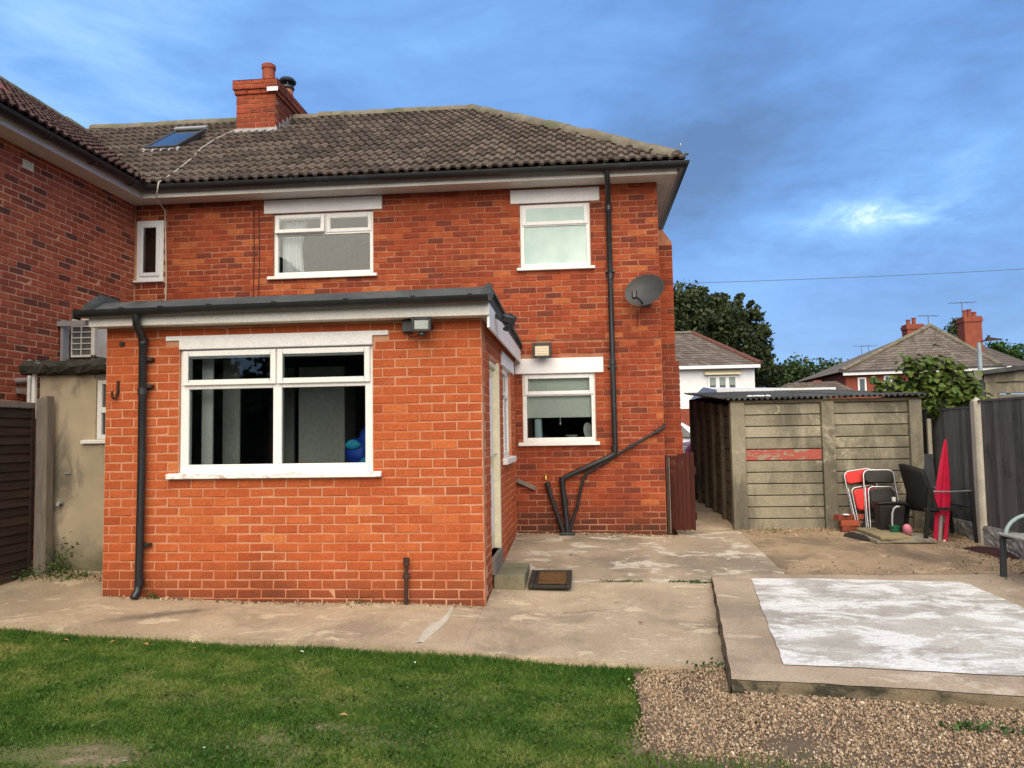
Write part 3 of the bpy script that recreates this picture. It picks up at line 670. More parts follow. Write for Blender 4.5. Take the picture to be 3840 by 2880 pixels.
def emit_tiles(roof, meshes, items, m_, most=300, name='tile', rest='tile_field'):
    camp = Vector((0, 0, CAMZ)); rec = []
    for mt, k, cut in items:
        c = mt @ Vector((.15, .16, 0)); n = mt.to_3x3() @ Vector((0, 0, 1)); d = camp-c; rec.append((-n.dot(d)/d.length**3*(-1), mt, k, cut))
    rec.sort(key=lambda t: -t[0]); V, F, A = [], [], []
    for i, (wgt, mt, k, cut) in enumerate(rec):
        me = meshes[k]
        if cut:
            bm = bmesh.new(); bm.from_mesh(me); inv = mt.inverted()
            for pp, pn in cut:
                bmesh.ops.bisect_plane(bm, geom=bm.verts[:]+bm.edges[:]+bm.faces[:], plane_co=inv @ V3(pp), plane_no=inv.to_3x3() @ V3(pn), clear_outer=True)
            if not bm.faces: bm.free(); continue
            me = bpy.data.meshes.new('tile'); me.materials.append(M[m_]); bm.to_mesh(me); bm.free()
        if i < most:
            o = bpy.data.objects.new(name, me); C.objects.link(o); o.parent = roof; o.matrix_basis = mt
        else:
            b = len(V); V += [tuple(mt @ v.co) for v in me.vertices]; F += [tuple(b+q for q in pl.vertices) for pl in me.polygons]; A += [(k+.5)/len(meshes)]*len(me.vertices)
    if V:
        mb = MB(); mb.v, mb.f, mb.a = V, F, A; o = mb.build(rest, m_, roof, smooth=40); o['kind'] = 'stuff'
def ridge_run(parent, a, b, m_='ridge', r=.115, ln=.44, name='ridge_tile', drop=.05):
    a, b = V3(a), V3(b); L = (b-a).length; n = max(1, round(L/ln)); d = (b-a)/n
    side = d.cross(Vector((0,0,1))).normalized(); upv = side.cross(d).normalized(); K = 9
    for i in range(n):
        mb = MB(); e = rnd.uniform(-.006, .006)
        for t, rr in ((-.012, r+.008+e), (1.0, r+e)):
            for j in range(K):
                th = math.pi*j/(K-1); mb.v.append(tuple(a+d*(i+t)+side*(math.cos(th)*rr*1.15)+upv*(math.sin(th)*rr-drop+e)))
        mb.f = [(j, j+1, K+j+1, K+j) for j in range(K-1)]+[tuple(range(K))[::-1], tuple(range(K, 2*K)), (0, K, 2*K-1, K-1)]
        mb.build(name, m_, parent, smooth=50)

# ================================================================= THE HOUSE
TH = math.atan2(2.15, 3.11); sT, cT = math.sin(TH), math.cos(TH)
EY, EZ, RY, RZ = 9.72, 4.95, 12.83, 7.10
HX0, HX1 = -5.735, 1.04
house = thing('brick_house', (-2.1, 10.1, .2), 'weathered red brick house with brown tiled hipped roof, white lintels and satellite dish', 'house')
W_UL = (-4.195, -2.79, 3.72, 4.59); W_UR = (-.785, .152, 3.715, 4.58); W_K = (-.79, .170, 1.395, 2.295)
lint = [(-4.326, -2.663, 4.595, 4.78), (-.906, .281, 4.582, 4.768), (-.886, .281, 2.294, 2.496)]
holes_up = [W_UL, W_UR, lint[0], lint[1]]; holes_lo = [W_K, lint[2]]
SC = 2.735                                                  # the wall above the string line stands a little proud
mb = MB(); wall_sheet(mb, (0, 10.10), 0, HX0, HX1, 0.0, SC, holes_lo); wall_sheet(mb, (0, 10.088), 0, HX0, HX1, SC, 4.90, holes_up)
wall_sheet(mb, (HX1, 0), R_(90), 10.34, 15.6, 0, 4.9); mb.box(HX0, HX1, 15.4, 15.6, 0, 4.9)
# chimney breast on the side wall
mb.box(HX1-.01, 1.262, 10.4965, 11.7, 0, 4.08); mb.box(1.20, 1.302, 10.4975, 11.7, 0, 2.45); mb.box(1.25, 1.327, 10.4985, 11.7, 0, 1.5)
mb.prism([(HX1-.01, 10.50, 4.08), (1.262, 10.50, 4.08), (1.14, 10.50, 4.26), (HX1-.01, 10.50, 4.26)], (0, 1.2, 0))
wall = mb.build('wall', 'mortar_main', house)
bk = Bricks(wall, 'brick_main', .225, .0795, 21, 16)
def main_tone(u, z):
    t = rnd.random()
    if z < .40 and rnd.random() < .6: t *= .25
    if z < 1.3 and u < -.2: t *= .8
    return t
bk.face((0, 10.10), 0, -.89, HX1, .16, SC-.005, holes_lo, tone=main_tone, off=.07)
bk.face((0, 10.088), 0, HX0, HX1, SC, 4.80, [h for h in holes_up] + [(-5.4, -.87, 0, 2.78)], tone=main_tone, off=.02)
bk.face((HX1, 0), R_(90), 10.19, 10.50, .16, 4.80, (), tone=main_tone)
bk.face((HX1, 0), R_(90), 11.7, 15.5, .16, 4.80, (), tone=main_tone)
bd = Bricks(wall, 'brick_main', .225, .0795, 31, 16)
def breast_tone(u, z): return rnd.random()*.2 if 1.75 < z < 2.62 else rnd.random()*.75
bk.face((0, 10.491), 0, HX1+.005, 1.265, 2.46, 4.06, (), tone=breast_tone, off=.1)
bk.face((0, 10.491), 0, HX1+.005, 1.305, 1.51, 2.45, (), tone=breast_tone, off=.05)
bk.face((0, 10.491), 0, HX1+.005, 1.330, .16, 1.5, (), tone=breast_tone, off=.15)
bk.face((1.262, 0), R_(90), 10.60, 11.7, 2.46, 4.06, (), tone=breast_tone)
bk.face((1.327, 0), R_(90), 10.61, 11.7, .16, 2.45, (), tone=breast_tone)
bk.emit(lambda p: p.x < HX1+.3 and not (p.x > HX1-.02 and p.y > 10.6))
mbp = MB().box(HX0, HX1-.25, 10.45, 10.47, 0.1, 4.8)

# windows of the house
w1 = window(house, *W_UL, 10.088, bars=[(-4.145, -2.84, 4.285, 4.33), (-3.485, -3.435, 4.33, 4.54)],
            casements=[(-4.165, -3.47, 4.305, 4.565, .03, R_(9)), (-3.45, -2.82, 4.31, 4.56, .012)], panes=[(-4.15, -2.835, 3.765, 4.30)], sill=(-4.265, -2.733, 3.67, 3.725), lintel=lint[0], pane_m='glass_hi')
w2 = window(house, *W_UR, 10.088, bars=[(-.735, .102, 4.275, 4.315)], casements=[(-.755, .125, 4.29, 4.565, .014)], panes=[(-.74, .107, 3.76, 4.285)], sill=(-.83, .205, 3.668, 3.718), lintel=lint[1], pane_m='frosted')
w3 = window(house, *W_K, 10.10, bars=[(-.74, .12, 2.0, 2.04)], casements=[(-.765, .145, 2.015, 2.28, .014)], panes=[(-.745, .125, 1.44, 2.02)], sill=(-.85, .212, 1.345, 1.40), lintel=lint[2], sill_m='white')
# rooms behind the clear windows (part of the house)
def room(parent, x0, x1, y0, y1, z0, z1, hole, m_='room', name='room_lining'):
    mb = MB(); t = .03
    mb.box(x0, x1, y1, y1+t, z0, z1); mb.box(x0-t, x0, y0, y1, z0, z1); mb.box(x1, x1+t, y0, y1, z0, z1); mb.box(x0, x1, y0, y1, z0-t, z0); mb.box(x0, x1, y0, y1, z1, z1+t)
    return mb.build(name, m_, parent)
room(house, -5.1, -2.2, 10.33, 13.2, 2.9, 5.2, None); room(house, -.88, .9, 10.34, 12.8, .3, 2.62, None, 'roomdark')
# curtain and blind
mb = MB(); nc = 30
for i in range(nc+1):
    x = lerp(-4.13, -3.78, i/nc); y = 10.27+.018*math.sin(i*1.3); mb.v += [(x-.05*0, y, 4.52), (lerp(-4.13, -3.86, i/nc)+.06*math.sin(i*.2)*0, y, 4.15), (lerp(-4.13, -3.82, i/nc), y, 3.70)]
mb.f = [(3*i+k, 3*i+3+k, 3*i+4+k, 3*i+1+k) for i in range(nc) for k in (0, 1)]
single(mb, 'curtain', 'curtain', 'white voile curtain drawn to the left of the upstairs window', 'curtain', smooth=80)
mb = MB(); mb.box(-.76, .14, 10.215, 10.219, 1.735, 2.27); mb.box(-.76, .14, 10.210, 10.224, 1.715, 1.735); mb.tube([(-.30, 10.215, 1.72), (-.30, 10.215, 1.64)], .004, 6); mb.lathe([(.004, -.02), (.012, 0), (.004, .02)], (-.30, 10.215, 1.635), 8)
single(mb, 'roller_blind', 'blind', 'pale roller blind half lowered in the kitchen window', 'blind')
MB().box(-.80, .18, 10.18, 10.42, 1.375, 1.405).build('inner_sill', 'white', w3)
mb = MB().lathe([(0, 0), (.052, .0), (.052, .30), (.046, .305), (0, .305)], (-.60, 10.30, 1.405), 18); single(mb, 'jug', 'aqua', 'tall pale aqua container on the kitchen window sill', 'container', smooth=40)
mb = MB().lathe([(0, 0), (.035, 0), (.03, .02), (.085, .075), (.08, .078), (.0, .03)], (-.155, 10.32, 1.405), 18); single(mb, 'bowl', 'china', 'white footed bowl standing on the kitchen window sill', 'bowl', smooth=40)
mb = MB().lathe([(0, 0), (.06, .0), (.095, .012), (.09, .018), (0, .008)], (0, 0, 0), 22); mb.v = [tuple(Matrix.Translation((.065, 10.34, 1.52)) @ Euler((R_(75), 0, R_(35))).to_matrix() @ Vector((p[0], p[1]*1.25, p[2]))) if False else tuple(Vector((.065, 10.34, 1.525)) + Euler((R_(78), 0, R_(30))).to_matrix() @ Vector((p[0]*.8, p[1]*1.3, p[2]))) for p in mb.v]
single(mb, 'plate', 'china', 'oval white dish propped upright in the kitchen window', 'dish', smooth=40)

# eaves of the house
MB().box(HX0, 1.245, 9.755, 9.778, 4.785, 4.90).build('fascia', 'fascia', house, bevel=.003)
MB().box(1.245, 1.268, 9.755, 15.6, 4.785, 4.90).build('fascia', 'fascia', house, bevel=.003)
mb = MB(); mb.box(HX0, 1.244, 9.779, 10.08, 4.795, 4.805); mb.box(HX1-.01, 1.244, 10.08, 15.6, 4.795, 4.805); mb.build('soffit', 'fascia', house)
gutter([(HX0-.05, 9.68, 4.925), (1.335, 9.68, 4.905), (1.335, 15.6, 4.905)], house, .074)
for x in np.arange(-5.4, 1.2, .82): bracket(house, (x, 9.68, 4.925-.003*(x+5.4)), .080)
# main downpipe with swan neck, shoe bend and the run along the wall
mb = MB(); mb.tube([(.375, 9.685, 4.87), (.375, 9.69, 4.80), (.385, 9.80, 4.70), (.392, 9.98, 4.60), (.394, 10.035, 4.52), (.398, 10.038, 3.0), (.405, 10.04, 1.30), (.40, 10.04, 1.235), (.33, 10.04, 1.19), (-.235, 10.04, .945), (-.285, 10.04, .905), (-.285, 10.04, .84), (-.25, 10.04, .5), (-.225, 10.03, .20)], .035, 12)
dp = mb.build('downpipe', 'black', house, smooth=50)
for z in (4.46, 3.55, 2.42, 1.30): MB().tube([(.398, 10.038, z-.03), (.398, 10.038, z+.03)], .043, 12).build('pipe_collar', 'black', dp, smooth=50)
for z in (3.62, 2.36): MB().box(.34, .46, 10.03, 10.098, z-.012, z+.012).build('pipe_clip', 'black', dp)
for q in ((-.285, .905), (-.26, .62)): MB().tube([(q[0]-.003, 10.04, q[1]-.04), (q[0]+.003, 10.04, q[1]+.03)], .042, 12).build('pipe_collar', 'black', dp, smooth=50)
mb = MB().tube([(1.045, 10.09, 1.60), (1.04, 10.05, 1.56), (.62, 10.045, 1.33), (.36, 10.045, 1.175), (.03, 10.045, .985), (-.02, 10.045, .90), (-.10, 10.045, .55), (-.165, 10.04, .38), (-.20, 10.035, .22)], .021, 10)
wp = mb.build('waste_pipe', 'blackpaint', house, smooth=50)
for x, z in ((.95, 1.515), (.62, 1.33), (.30, 1.14)): MB().box(x-.03, x+.03, 10.03, 10.097, z-.02, z+.02).build('pipe_clip', 'blackpaint', wp)
mb = MB().tube([(-.478, 10.05, .86), (-.44, 10.05, .70), (-.27, 10.03, .20)], .028, 10); mb.tube([(-.485, 10.05, .875), (-.468, 10.05, .82)], .037, 10); mb.build('soil_pipe', 'blackpaint', house, smooth=50)
MB().bar((-.888, 10.07, .905), (-.632, 10.07, .79), .05, .05).build('timber_batten', 'oldwood', house, bevel=.004)
mb = MB().box(-.33, -.13, 9.93, 10.085, .12, .235); mb.build('gully_hopper', 'black', house, bevel=.01)
mb = MB().tube([(-.497, 10.09, .955), (-.497, 10.02, .955), (-.497, 10.005, .94), (-.497, 10.0, .905)], .012, 8); mb.lathe([(.0, 0), (.03, .004), (.03, .012), (0, .016)], (-.497, 10.04, .965), 10); single(mb, 'garden_tap', 'brass', 'small brass garden tap on the brick wall below the kitchen window', 'tap', smooth=40)
# rust runs / old cable conduit on the wall
for x in (-4.475, -4.40): MB().tube([(x, 10.083, 3.40), (x+.01, 10.083, 4.05), (x, 10.083, 4.72)], .0065, 6).build('conduit', 'ironbrown', house)
for x in (.12, .62, .86): pass
# roof
roofm = MB()
hip0 = (1.30, 9.74, 4.955); rend = (1.30-3.09, 12.83, 7.085)
roofm.prism([(HX0, EY, EZ), (1.30, EY, EZ), (rend[0], RY, RZ), (HX0, RY, RZ)], (0, .02, -.06))
roofm.prism([(1.30, EY+.02, EZ-.005), (1.30, 15.94, EZ-.005), (rend[0], RY, RZ-.01)], (-.04, 0, -.05))
roofm.prism([(HX0, 15.94, EZ), (HX0, RY+.02, RZ-.015), (rend[0], RY+.02, RZ-.015), (1.30, 15.94, EZ)], (0, -.02, -.06))
roof = roofm.build('roof', 'tile', house)
at_ = roof.data.attributes.new('bt', 'FLOAT', 'POINT'); at_.data.foreach_set('value', [.3]*len(roof.data.vertices))
tm = tile_meshes('tile', 12, 8)
hipc = 1.30+9.74
it = tile_slope(roof, tm, (HX0, EY-.02, EZ+.005), (1, 0, 0), (0, cT, sT), -1, 28, 13, [((1.30, 9.74, 0), (.7071, .7071, 0)), ((HX0, 0, 0), (-1, 0, 0))])
# leave out tiles where the chimney stands
it = [t for t in it if not (-5.93 < t[0].translation.x < -5.0 and t[0].translation.y > 12.0 and t[0].translation.x > -5.80)]
emit_tiles(roof, tm, it, 'tile')
it2 = tile_slope(roof, tm, (1.31, EY, EZ), (0, 1, 0), (-cT, 0, sT), -1, 24, 13, [((1.30, 9.74, 0), (-.7071, -.7071, 0)), ((1.30, 15.92, 0), (-.7071, .7071, 0))], seed=9)
emit_tiles(roof, tm, it2, 'tile', 0, rest='side_tile_field')
ridge_run(roof, (-4.93, RY, RZ+.035), (rend[0], RY, RZ+.035))
ridge_run(roof, (rend[0], RY, RZ+.05), (1.28, 9.76, 5.035), name='hip_tile')
MB().tube([(1.27, 9.75, 5.06), (1.285, 9.73, 5.12), (1.30, 9.715, 5.165), (1.315, 9.70, 5.155), (1.31, 9.705, 5.13)], .008, 6).build('hip_iron', 'galv', roof, smooth=60)
# chimney
cx0, cx1, cy0, cy1 = -5.665, -4.985, 12.05, 13.40
mb = MB().box(cx0+.008, cx1-.008, cy0+.008, cy1-.008, 6.0, 7.46)
chim = mb.build('chimney', 'mortar_main', house)
M['brick_ch'] = brick_mat('chimney_brick', [(0, (.22, .052, .028)), (.5, (.31, .065, .032)), (1, (.36, .08, .035))], stain_amt=(.5, .72))
cb = Bricks(chim, 'brick_ch', .225, .079, 77, 8)
for (z0, z1, o) in ((6.45, 7.24, 0), (7.24, 7.32, .025), (7.32, 7.40, .05), (7.40, 7.48, .05)):
    cb.face((0, cy0-o), 0, cx0-o, cx1+o, z0, z1, (), off=.11*(o > .03))
    cb.face((cx1+o, 0), R_(90), cy0-o+.103, cy1+o, z0, z1, (), off=.05)
    cb.face((cx0-o, 0), R_(-90), -(cy1+o), -(cy0-o)-.103, z0, z1, ()) if False else None
cb.emit()
mb = MB(); mb.box(cx0-.042, cx1+.042, cy0-.042, cy1+.042, 7.322, 7.455); mb.build('corbel', 'mortar_main', chim)
mb = MB(); mb.add([(cx0-.05,cy0-.05,7.48),(cx1+.05,cy0-.05,7.48),(cx1+.05,cy1+.05,7.48),(cx0-.05,cy1+.05,7.48),(cx0+.12,cy0+.12,7.545),(cx1-.12,cy0+.12,7.545),(cx1-.12,cy1-.12,7.545),(cx0+.12,cy1-.12,7.545)], [(0,3,2,1),(4,5,6,7),(0,1,5,4),(1,2,6,5),(2,3,7,6),(3,0,4,7)]); mb.build('flaunching', 'ridge', chim)
mb = MB().lathe([(.115, 0), (.108, .02), (.105, .26), (.118, .265), (.118, .33), (.105, .345), (.085, .345), (.08, .1)], (-5.22, 12.33, 7.53), 18); pot = mb.build('chimney_pot', 'terracotta', chim, smooth=40)
mb = MB().lathe([(.120, 0), (.112, .02), (.098, .24), (.105, .25), (.085, .25)], (-5.18, 13.06, 7.53), 18); pot2 = mb.build('chimney_pot', 'terracotta_light', chim, smooth=40)
mb = MB(); mb.lathe([(.118, .24), (.128, .26), (.118, .29), (.09, .29)], (-5.18, 13.06, 7.53), 18)
for a in range(4): mb.tube([(-5.18+.10*math.cos(a*1.57+.4), 13.06+.10*math.sin(a*1.57+.4), 7.80), (-5.18+.10*math.cos(a*1.57+.4), 13.06+.10*math.sin(a*1.57+.4), 7.90)], .01, 5)
mb.lathe([(.0, .35), (.15, .36), (.16, .385), (.12, .44), (0, .46)], (-5.18, 13.06, 7.53), 18); mb.build('cowl', 'black', pot2, smooth=40)
mb = MB(); mb.box(cx0-.03, cx1+.03, cy0-.012, cy0+.005, 6.54, 6.66); mb.prism([(cx0-.03, cy0-.10, 6.545), (cx1+.03, cy0-.10, 6.545), (cx1+.03, cy0-.005, 6.62), (cx0-.03, cy0-.005, 6.62)], (0, 0, .008))
for i in range(5):
    y = cy0+i*.16; mb.box(cx1-.004, cx1+.010, y, y+.17, 6.55+i*.11, 6.70+i*.11)
mb.build('flashing', 'lead', chim)
mb = MB().box(cx1-.12, cx1+.065, cy0-.065, cy0-.05, 7.26, 7.33); mb.build('mortar_repair', 'lintel', chim)
# things fixed to the wall
def rotm(nrm): return Vector((0, 0, 1)).rotation_difference(V3(nrm).normalized())
sdn = thing('satellite_dish', (.80, 10.08, 3.1), 'dark grey oval satellite dish on the brick wall near the right corner', 'satellite dish')
q = rotm((-.28, -.86, .30)); mb = MB(); prof = [(0, -.055)] + [(r_, -.055+.9*r_*r_) for r_ in np.linspace(.03, .25, 8)] + [(.256, .003), (.25, -.004)]
mb.lathe(prof, (0, 0, 0), 32); mb.v = [tuple(Vector((.815, 9.80, 3.31)) + q @ Vector((p[0]*1.0, p[1]*.86, p[2]))) for p in mb.v]
mb.build('dish', 'dish', sdn, smooth=60)
mb = MB(); mb.tube([(.80, 9.80, 3.13), (.74, 9.66, 3.16), (.68, 9.55, 3.19)], .012, 8); mb.build('arm', 'black', sdn, smooth=60)
mb = MB(); mb.tube([(.665, 9.50, 3.16), (.67, 9.53, 3.25)], .034, 10); mb.bar((.665, 9.48, 3.15), (.668, 9.51, 3.25), .05, .05); mb.build('receiver_head', 'black', sdn, bevel=.006)
mb = MB(); mb.tube([(.83, 9.86, 3.30), (.85, 10.0, 3.27), (.86, 10.085, 3.25)], .02, 8); mb.box(.80, .92, 10.07, 10.088, 3.14, 3.36); mb.tube([(.74, 10.075, 3.1), (.735, 10.075, 2.95), (.73, 10.075, 2.86)], .004, 6); mb.build('wall_bracket', 'blackpaint', sdn, smooth=40)
def floodlight(name, c, w, h, label, lens_m, nrm=(0, -1, 0), pir=True, arm=True):
    t = thing(name, c, label, 'floodlight'); q = Vector((0, -1, 0)).rotation_difference(V3(nrm).normalized()); T = lambda m_: [setattr(m_, 'v', [tuple(V3(c)+q @ V3(p)) for p in m_.v]), m_][1]
    mb = MB(); mb.add([(-w/2,-.05,-h/2),(w/2,-.05,-h/2),(w/2,-.05,h/2),(-w/2,-.05,h/2),(-w*.32,.04,-h*.3),(w*.32,.04,-h*.3),(w*.32,.04,h*.3),(-w*.32,.04,h*.3)], [(4,5,6,7),(0,1,5,4),(1,2,6,5),(2,3,7,6),(3,0,4,7)])
    frame_bars(mb, -w/2-.008, w/2+.008, -h/2-.008, h/2+.008, .034 if lens_m == 'halogen' else .024, -.066, -.045); T(mb).build('housing', 'black', t, bevel=.004)
    T(MB().box(-w/2+.004, w/2-.004, -.053, -.049, -h/2+.004, h/2-.004)).build('lens', lens_m, t)
    if lens_m == 'halogen': 
        mb = MB(); [mb.box(-w*.3, w*.3, -.058, -.053, z, z+.006) for z in (-.03, 0, .03)]; T(mb).build('reflector', 'lintel', t)
    if pir: T(MB().lathe([(0,-.02),(.024,-.014),(.03,0),(.024,.014),(0,.02)], (.0, -.035, -h/2-.032), 12)).build('sensor', 'black', t, smooth=40)
    if arm:
        mb = MB(); mb.box(-w/2-.004, -w/2+.006, -.01, .085, -.012, .012); mb.box(w/2-.006, w/2+.004, -.01, .085, -.012, .012); mb.box(-w/2, w/2, .075, .088, -.02, .02); T(mb).build('bracket', 'black', t)
    return t
floodlight('floodlight', (-.512, 10.0, 2.585), .235, .185, 'black floodlight with amber reflector above the kitchen window lintel', 'halogen', pir=False)

# ================================================================= THE EXTENSION
YE, XE0, XE1 = 6.785, -4.435, -.89
ext = thing('brick_extension', (-2.66, 8.4, 0), 'single storey orange brick extension with flat felt roof and wide white window', 'extension')
W_E = (-3.717, -1.887, 1.19, 2.332); L_E = (-3.847, -1.737, 2.334, 2.462)
EH = [(W_E[0], W_E[1], 1.19, 2.42), (L_E[0], L_E[1], 2.42, 2.462)]; DOOR = (7.36, 8.06, .33, 2.24); W_S = (8.59, 9.55, 1.24, 2.28); L_S = (8.45, 9.86, 2.27, 2.43)
mb = MB(); wall_sheet(mb, (0, YE), 0, XE0, XE1, -.25, 2.58, EH); wall_sheet(mb, (XE1, 0), R_(90), YE+.22, 10.09, -.2, 2.58, [DOOR, W_S, L_S]); wall_sheet(mb, (XE0, 0), R_(-90), -10.05, -YE-.22, -.2, 2.58)
ewall = mb.build('wall', 'mortar_ext', ext)
be = Bricks(ewall, 'brick_ext', .225, .0822, 41, 16)
def ext_tone(u, z):
    t = min(1, max(0, rnd.gauss(.52, .19)))
    if z < .10: t *= .45
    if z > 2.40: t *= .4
    return t
be.face((0, YE), 0, XE0, XE1, -.10, 2.56, [(W_E[0], W_E[1], 1.14, 2.335), (L_E[0], L_E[1], 2.415, 2.462), (L_E[0]+.13, L_E[1]-.13, 2.335, 2.415)], tone=ext_tone, off=.06)
be.face((XE1, 0), R_(90), YE+.103, 10.09, -.10, 2.56, [DOOR, W_S, L_S], tone=lambda u, z: min(1, max(0, rnd.gauss(.40, .2))), off=.11)
be.emit()
window(ext, *W_E, YE, .078, bars=[(-2.83, -2.75, 1.268, 2.254), (-3.64, -2.83, 1.965, 2.035), (-2.75, -1.965, 1.965, 2.035)],
       casements=[(-3.685, -2.797, 2.0, 2.32, .028), (-2.783, -1.915, 2.0, 2.32, .028)], panes=[(-3.645, -2.825, 1.26, 1.97), (-2.755, -1.96, 1.26, 1.97)], sill=(-3.812, -1.805, 1.142, 1.200), lintel=L_E, lint_stepped=True, m_='white_worn', sill_m='flake', rec=.03)
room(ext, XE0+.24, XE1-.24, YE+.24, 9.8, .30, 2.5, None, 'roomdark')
# side window: built facing the garden, then turned to the side wall
ws = window(ext, W_S[0], W_S[1], W_S[2], W_S[3], -XE1, .055, bars=[(W_S[0]+.05, W_S[1]-.05, 1.93, 1.98), (9.05, 9.09, 1.29, 2.23)], casements=[(W_S[0]+.02, 9.06, 1.95, 2.265)], panes=[(W_S[0]+.05, W_S[1]-.05, 1.28, 1.95)], sill=(8.50, 9.64, 1.165, 1.245), lintel=L_S)
r90 = Matrix.Rotation(R_(90), 4, 'Z')
for q_ in [ws]+list(ws.children): q_.data.transform(r90)
# door and its frame on the side
mb = MB(); a, b, c, d = DOOR
mb.box(XE1-.10, XE1-.012, a, a+.055, c, d); mb.box(XE1-.10, XE1+.018, b-.075, b+.012, c, d+.01); mb.box(XE1-.10, XE1-.012, a+.055, b-.06, d-.06, d)
df = mb.build('door_frame', 'cream', ext, bevel=.006)
dm = MB(); dm.box(XE1-.085, XE1-.045, a+.057, b-.077, c+.02, d-.062); door = dm.build('door', 'cream', ext, bevel=.005)
for z0, z1 in ((.5, 1.15), (1.28, 2.08)): MB().box(XE1-.047, XE1-.040, a+.13, b-.15, z0, z1).build('door_panel', 'white', door, bevel=.004)
MB().box(XE1-.10, XE1+.03, a-.02, b+.02, c-.16, c).build('threshold', 'oldwood', ext, bevel=.004)
MB().tube([(XE1-.045, b-.12, 1.30), (XE1-.01, b-.12, 1.30), (XE1-.01, b-.20, 1.30)], .009, 8).build('door_handle', 'galv', door, smooth=40)
# flat roof
mb = MB(); x0, x1 = XE0-.10, -.795
mb.add([(x0, 6.60, 2.66), (x1, 6.60, 2.66), (x1, 6.60, 2.70), (x0, 6.60, 2.695), (x0, 6.80, 2.80), (x1, 6.80, 2.835), (x1, 10.085, 2.74), (x0, 10.085, 2.72), (x0, 10.085, 2.60), (x1, 10.085, 2.60)],
       [(0,1,2,3),(3,2,5,4),(4,5,6,7),(7,6,9,8),(8,9,1,0),(1,9,6,5,2),(0,3,4,7,8)])
froof = mb.build('felt_roof', 'felt', ext)
# raised verge rolls at both ends, sagging felt
def verge(x, w, z0, z1, pk):
    mb = MB(); P = [(x-w, 6.585, z0-.05), (x+w, 6.585, z0-.05), (x+w*.7, 6.585, z0+.0), (x, 6.60, z0+pk), (x-w, 6.60, z0+.02)]; Q = [(p[0], 10.08, p[2]-z0+z1-.02) for p in P]
    mb.add(P+[(p[0], 6.80, p[2]+.10) for p in P]+Q, [(0,1,2,3,4), (14,13,12,11,10)]+[(i, (i+1) % 5, 5+(i+1) % 5, 5+i) for i in range(5)]+[(5+i, 5+(i+1) % 5, 10+(i+1) % 5, 10+i) for i in range(5)]); return mb.build('verge', 'felt', froof)
verge(x1-.02, .045, 2.72, 2.72, .055); verge(x0+.03, .05, 2.72, 2.72, .06)
MB().box(x0+.03, x1-.002, 6.618, 6.640, 2.548, 2.66).build('fascia', 'fascia', ext, bevel=.003)
MB().box(x1-.025, x1-.003, 6.642, 10.07, 2.44, 2.665).build('fascia', 'white', ext, bevel=.003)
mb = MB(); mb.box(x0+.03, x1-.026, 6.641, YE, 2.552, 2.562); mb.box(XE1, x1-.026, YE, 10.07, 2.553, 2.563); mb.build('soffit', 'fascia', ext)
gutter([(-4.575, 6.553, 2.685), (-.79, 6.553, 2.710)], ext, .062)
for x in (-4.55, -4.12, -3.75, -3.30, -2.70, -2.05, -1.45, -.95): bracket(ext, (x, 6.553, 2.687+.0066*(x+4.575)), .068, w=.035)
MB().box(-4.585, -4.573, 6.50, 6.61, 2.61, 2.675).build('gutter_end', 'black', ext)
mb = MB().tube([(-4.005, 6.555, 2.66), (-4.005, 6.556, 2.60), (-4.012, 6.575, 2.555), (-4.032, 6.69, 2.465), (-4.04, 6.725, 2.40), (-4.035, 6.725, 1.2), (-4.045, 6.725, .20), (-4.05, 6.72, .14), (-4.06, 6.67, .085)], .035, 12)
dpe = mb.build('downpipe', 'black', ext, smooth=50)
for z in (2.42, 1.95, .22): MB().tube([(-4.038, 6.725, z-.028), (-4.038, 6.725, z+.028)], .042, 12).build('pipe_collar', 'black', dpe, smooth=50)
for z in (2.0, .55, 2.25): MB().box(-4.06, -3.955, 6.73, 6.783, z-.014, z+.014).build('pipe_clip', 'black', dpe)
mb = MB().tube([(-1.583, 6.745, -.02), (-1.58, 6.745, .40)], .018, 8); mb.tube([(-1.58, 6.745, .36), (-1.58, 6.745, .43)], .027, 8); mb.tube([(-1.61, 6.745, .27), (-1.55, 6.745, .27)], .02, 8); mb.tube([(-1.582, 6.745, .245), (-1.581, 6.745, .295)], .026, 8); mb.build('standpipe', 'ironbrown', ext, smooth=40)
mb = MB().box(-4.322, -4.298, 6.775, 6.784, 1.93, 2.06); mb.tube([(-4.31, 6.775, 2.04), (-4.31, 6.77, 1.95), (-4.315, 6.76, 1.90), (-4.325, 6.74, 1.89), (-4.33, 6.725, 1.91), (-4.33, 6.72, 1.96)], .011, 8); mb.build('wall_hook', 'ironbrown', ext, smooth=40)
MB().box(-4.30, -4.255, 6.77, 6.783, 2.385, 2.425).build('weep_vent', 'blackpaint', ext)
mb = MB().box(-1.60, -1.51, 6.72, 6.783, 2.435, 2.54); mb.tube([(-1.555, 6.745, 2.44), (-1.54, 6.74, 2.40), (-1.50, 6.735, 2.385), (-1.45, 6.735, 2.40), (-1.41, 6.735, 2.44)], .006, 6)
single(mb, 'junction_box', 'black', 'small black junction box beside the floodlight on the extension', 'junction box', bevel=.006)
floodlight('floodlight', (-1.40, 6.672, 2.482), .16, .115, 'black sensor floodlight over the right end of the wide window', 'lens')
floodlight('floodlight', (-.70, 7.10, 2.575), .15, .11, 'black sensor floodlight on the white side fascia of the extension', 'lens', nrm=(.8, .55, -.2))
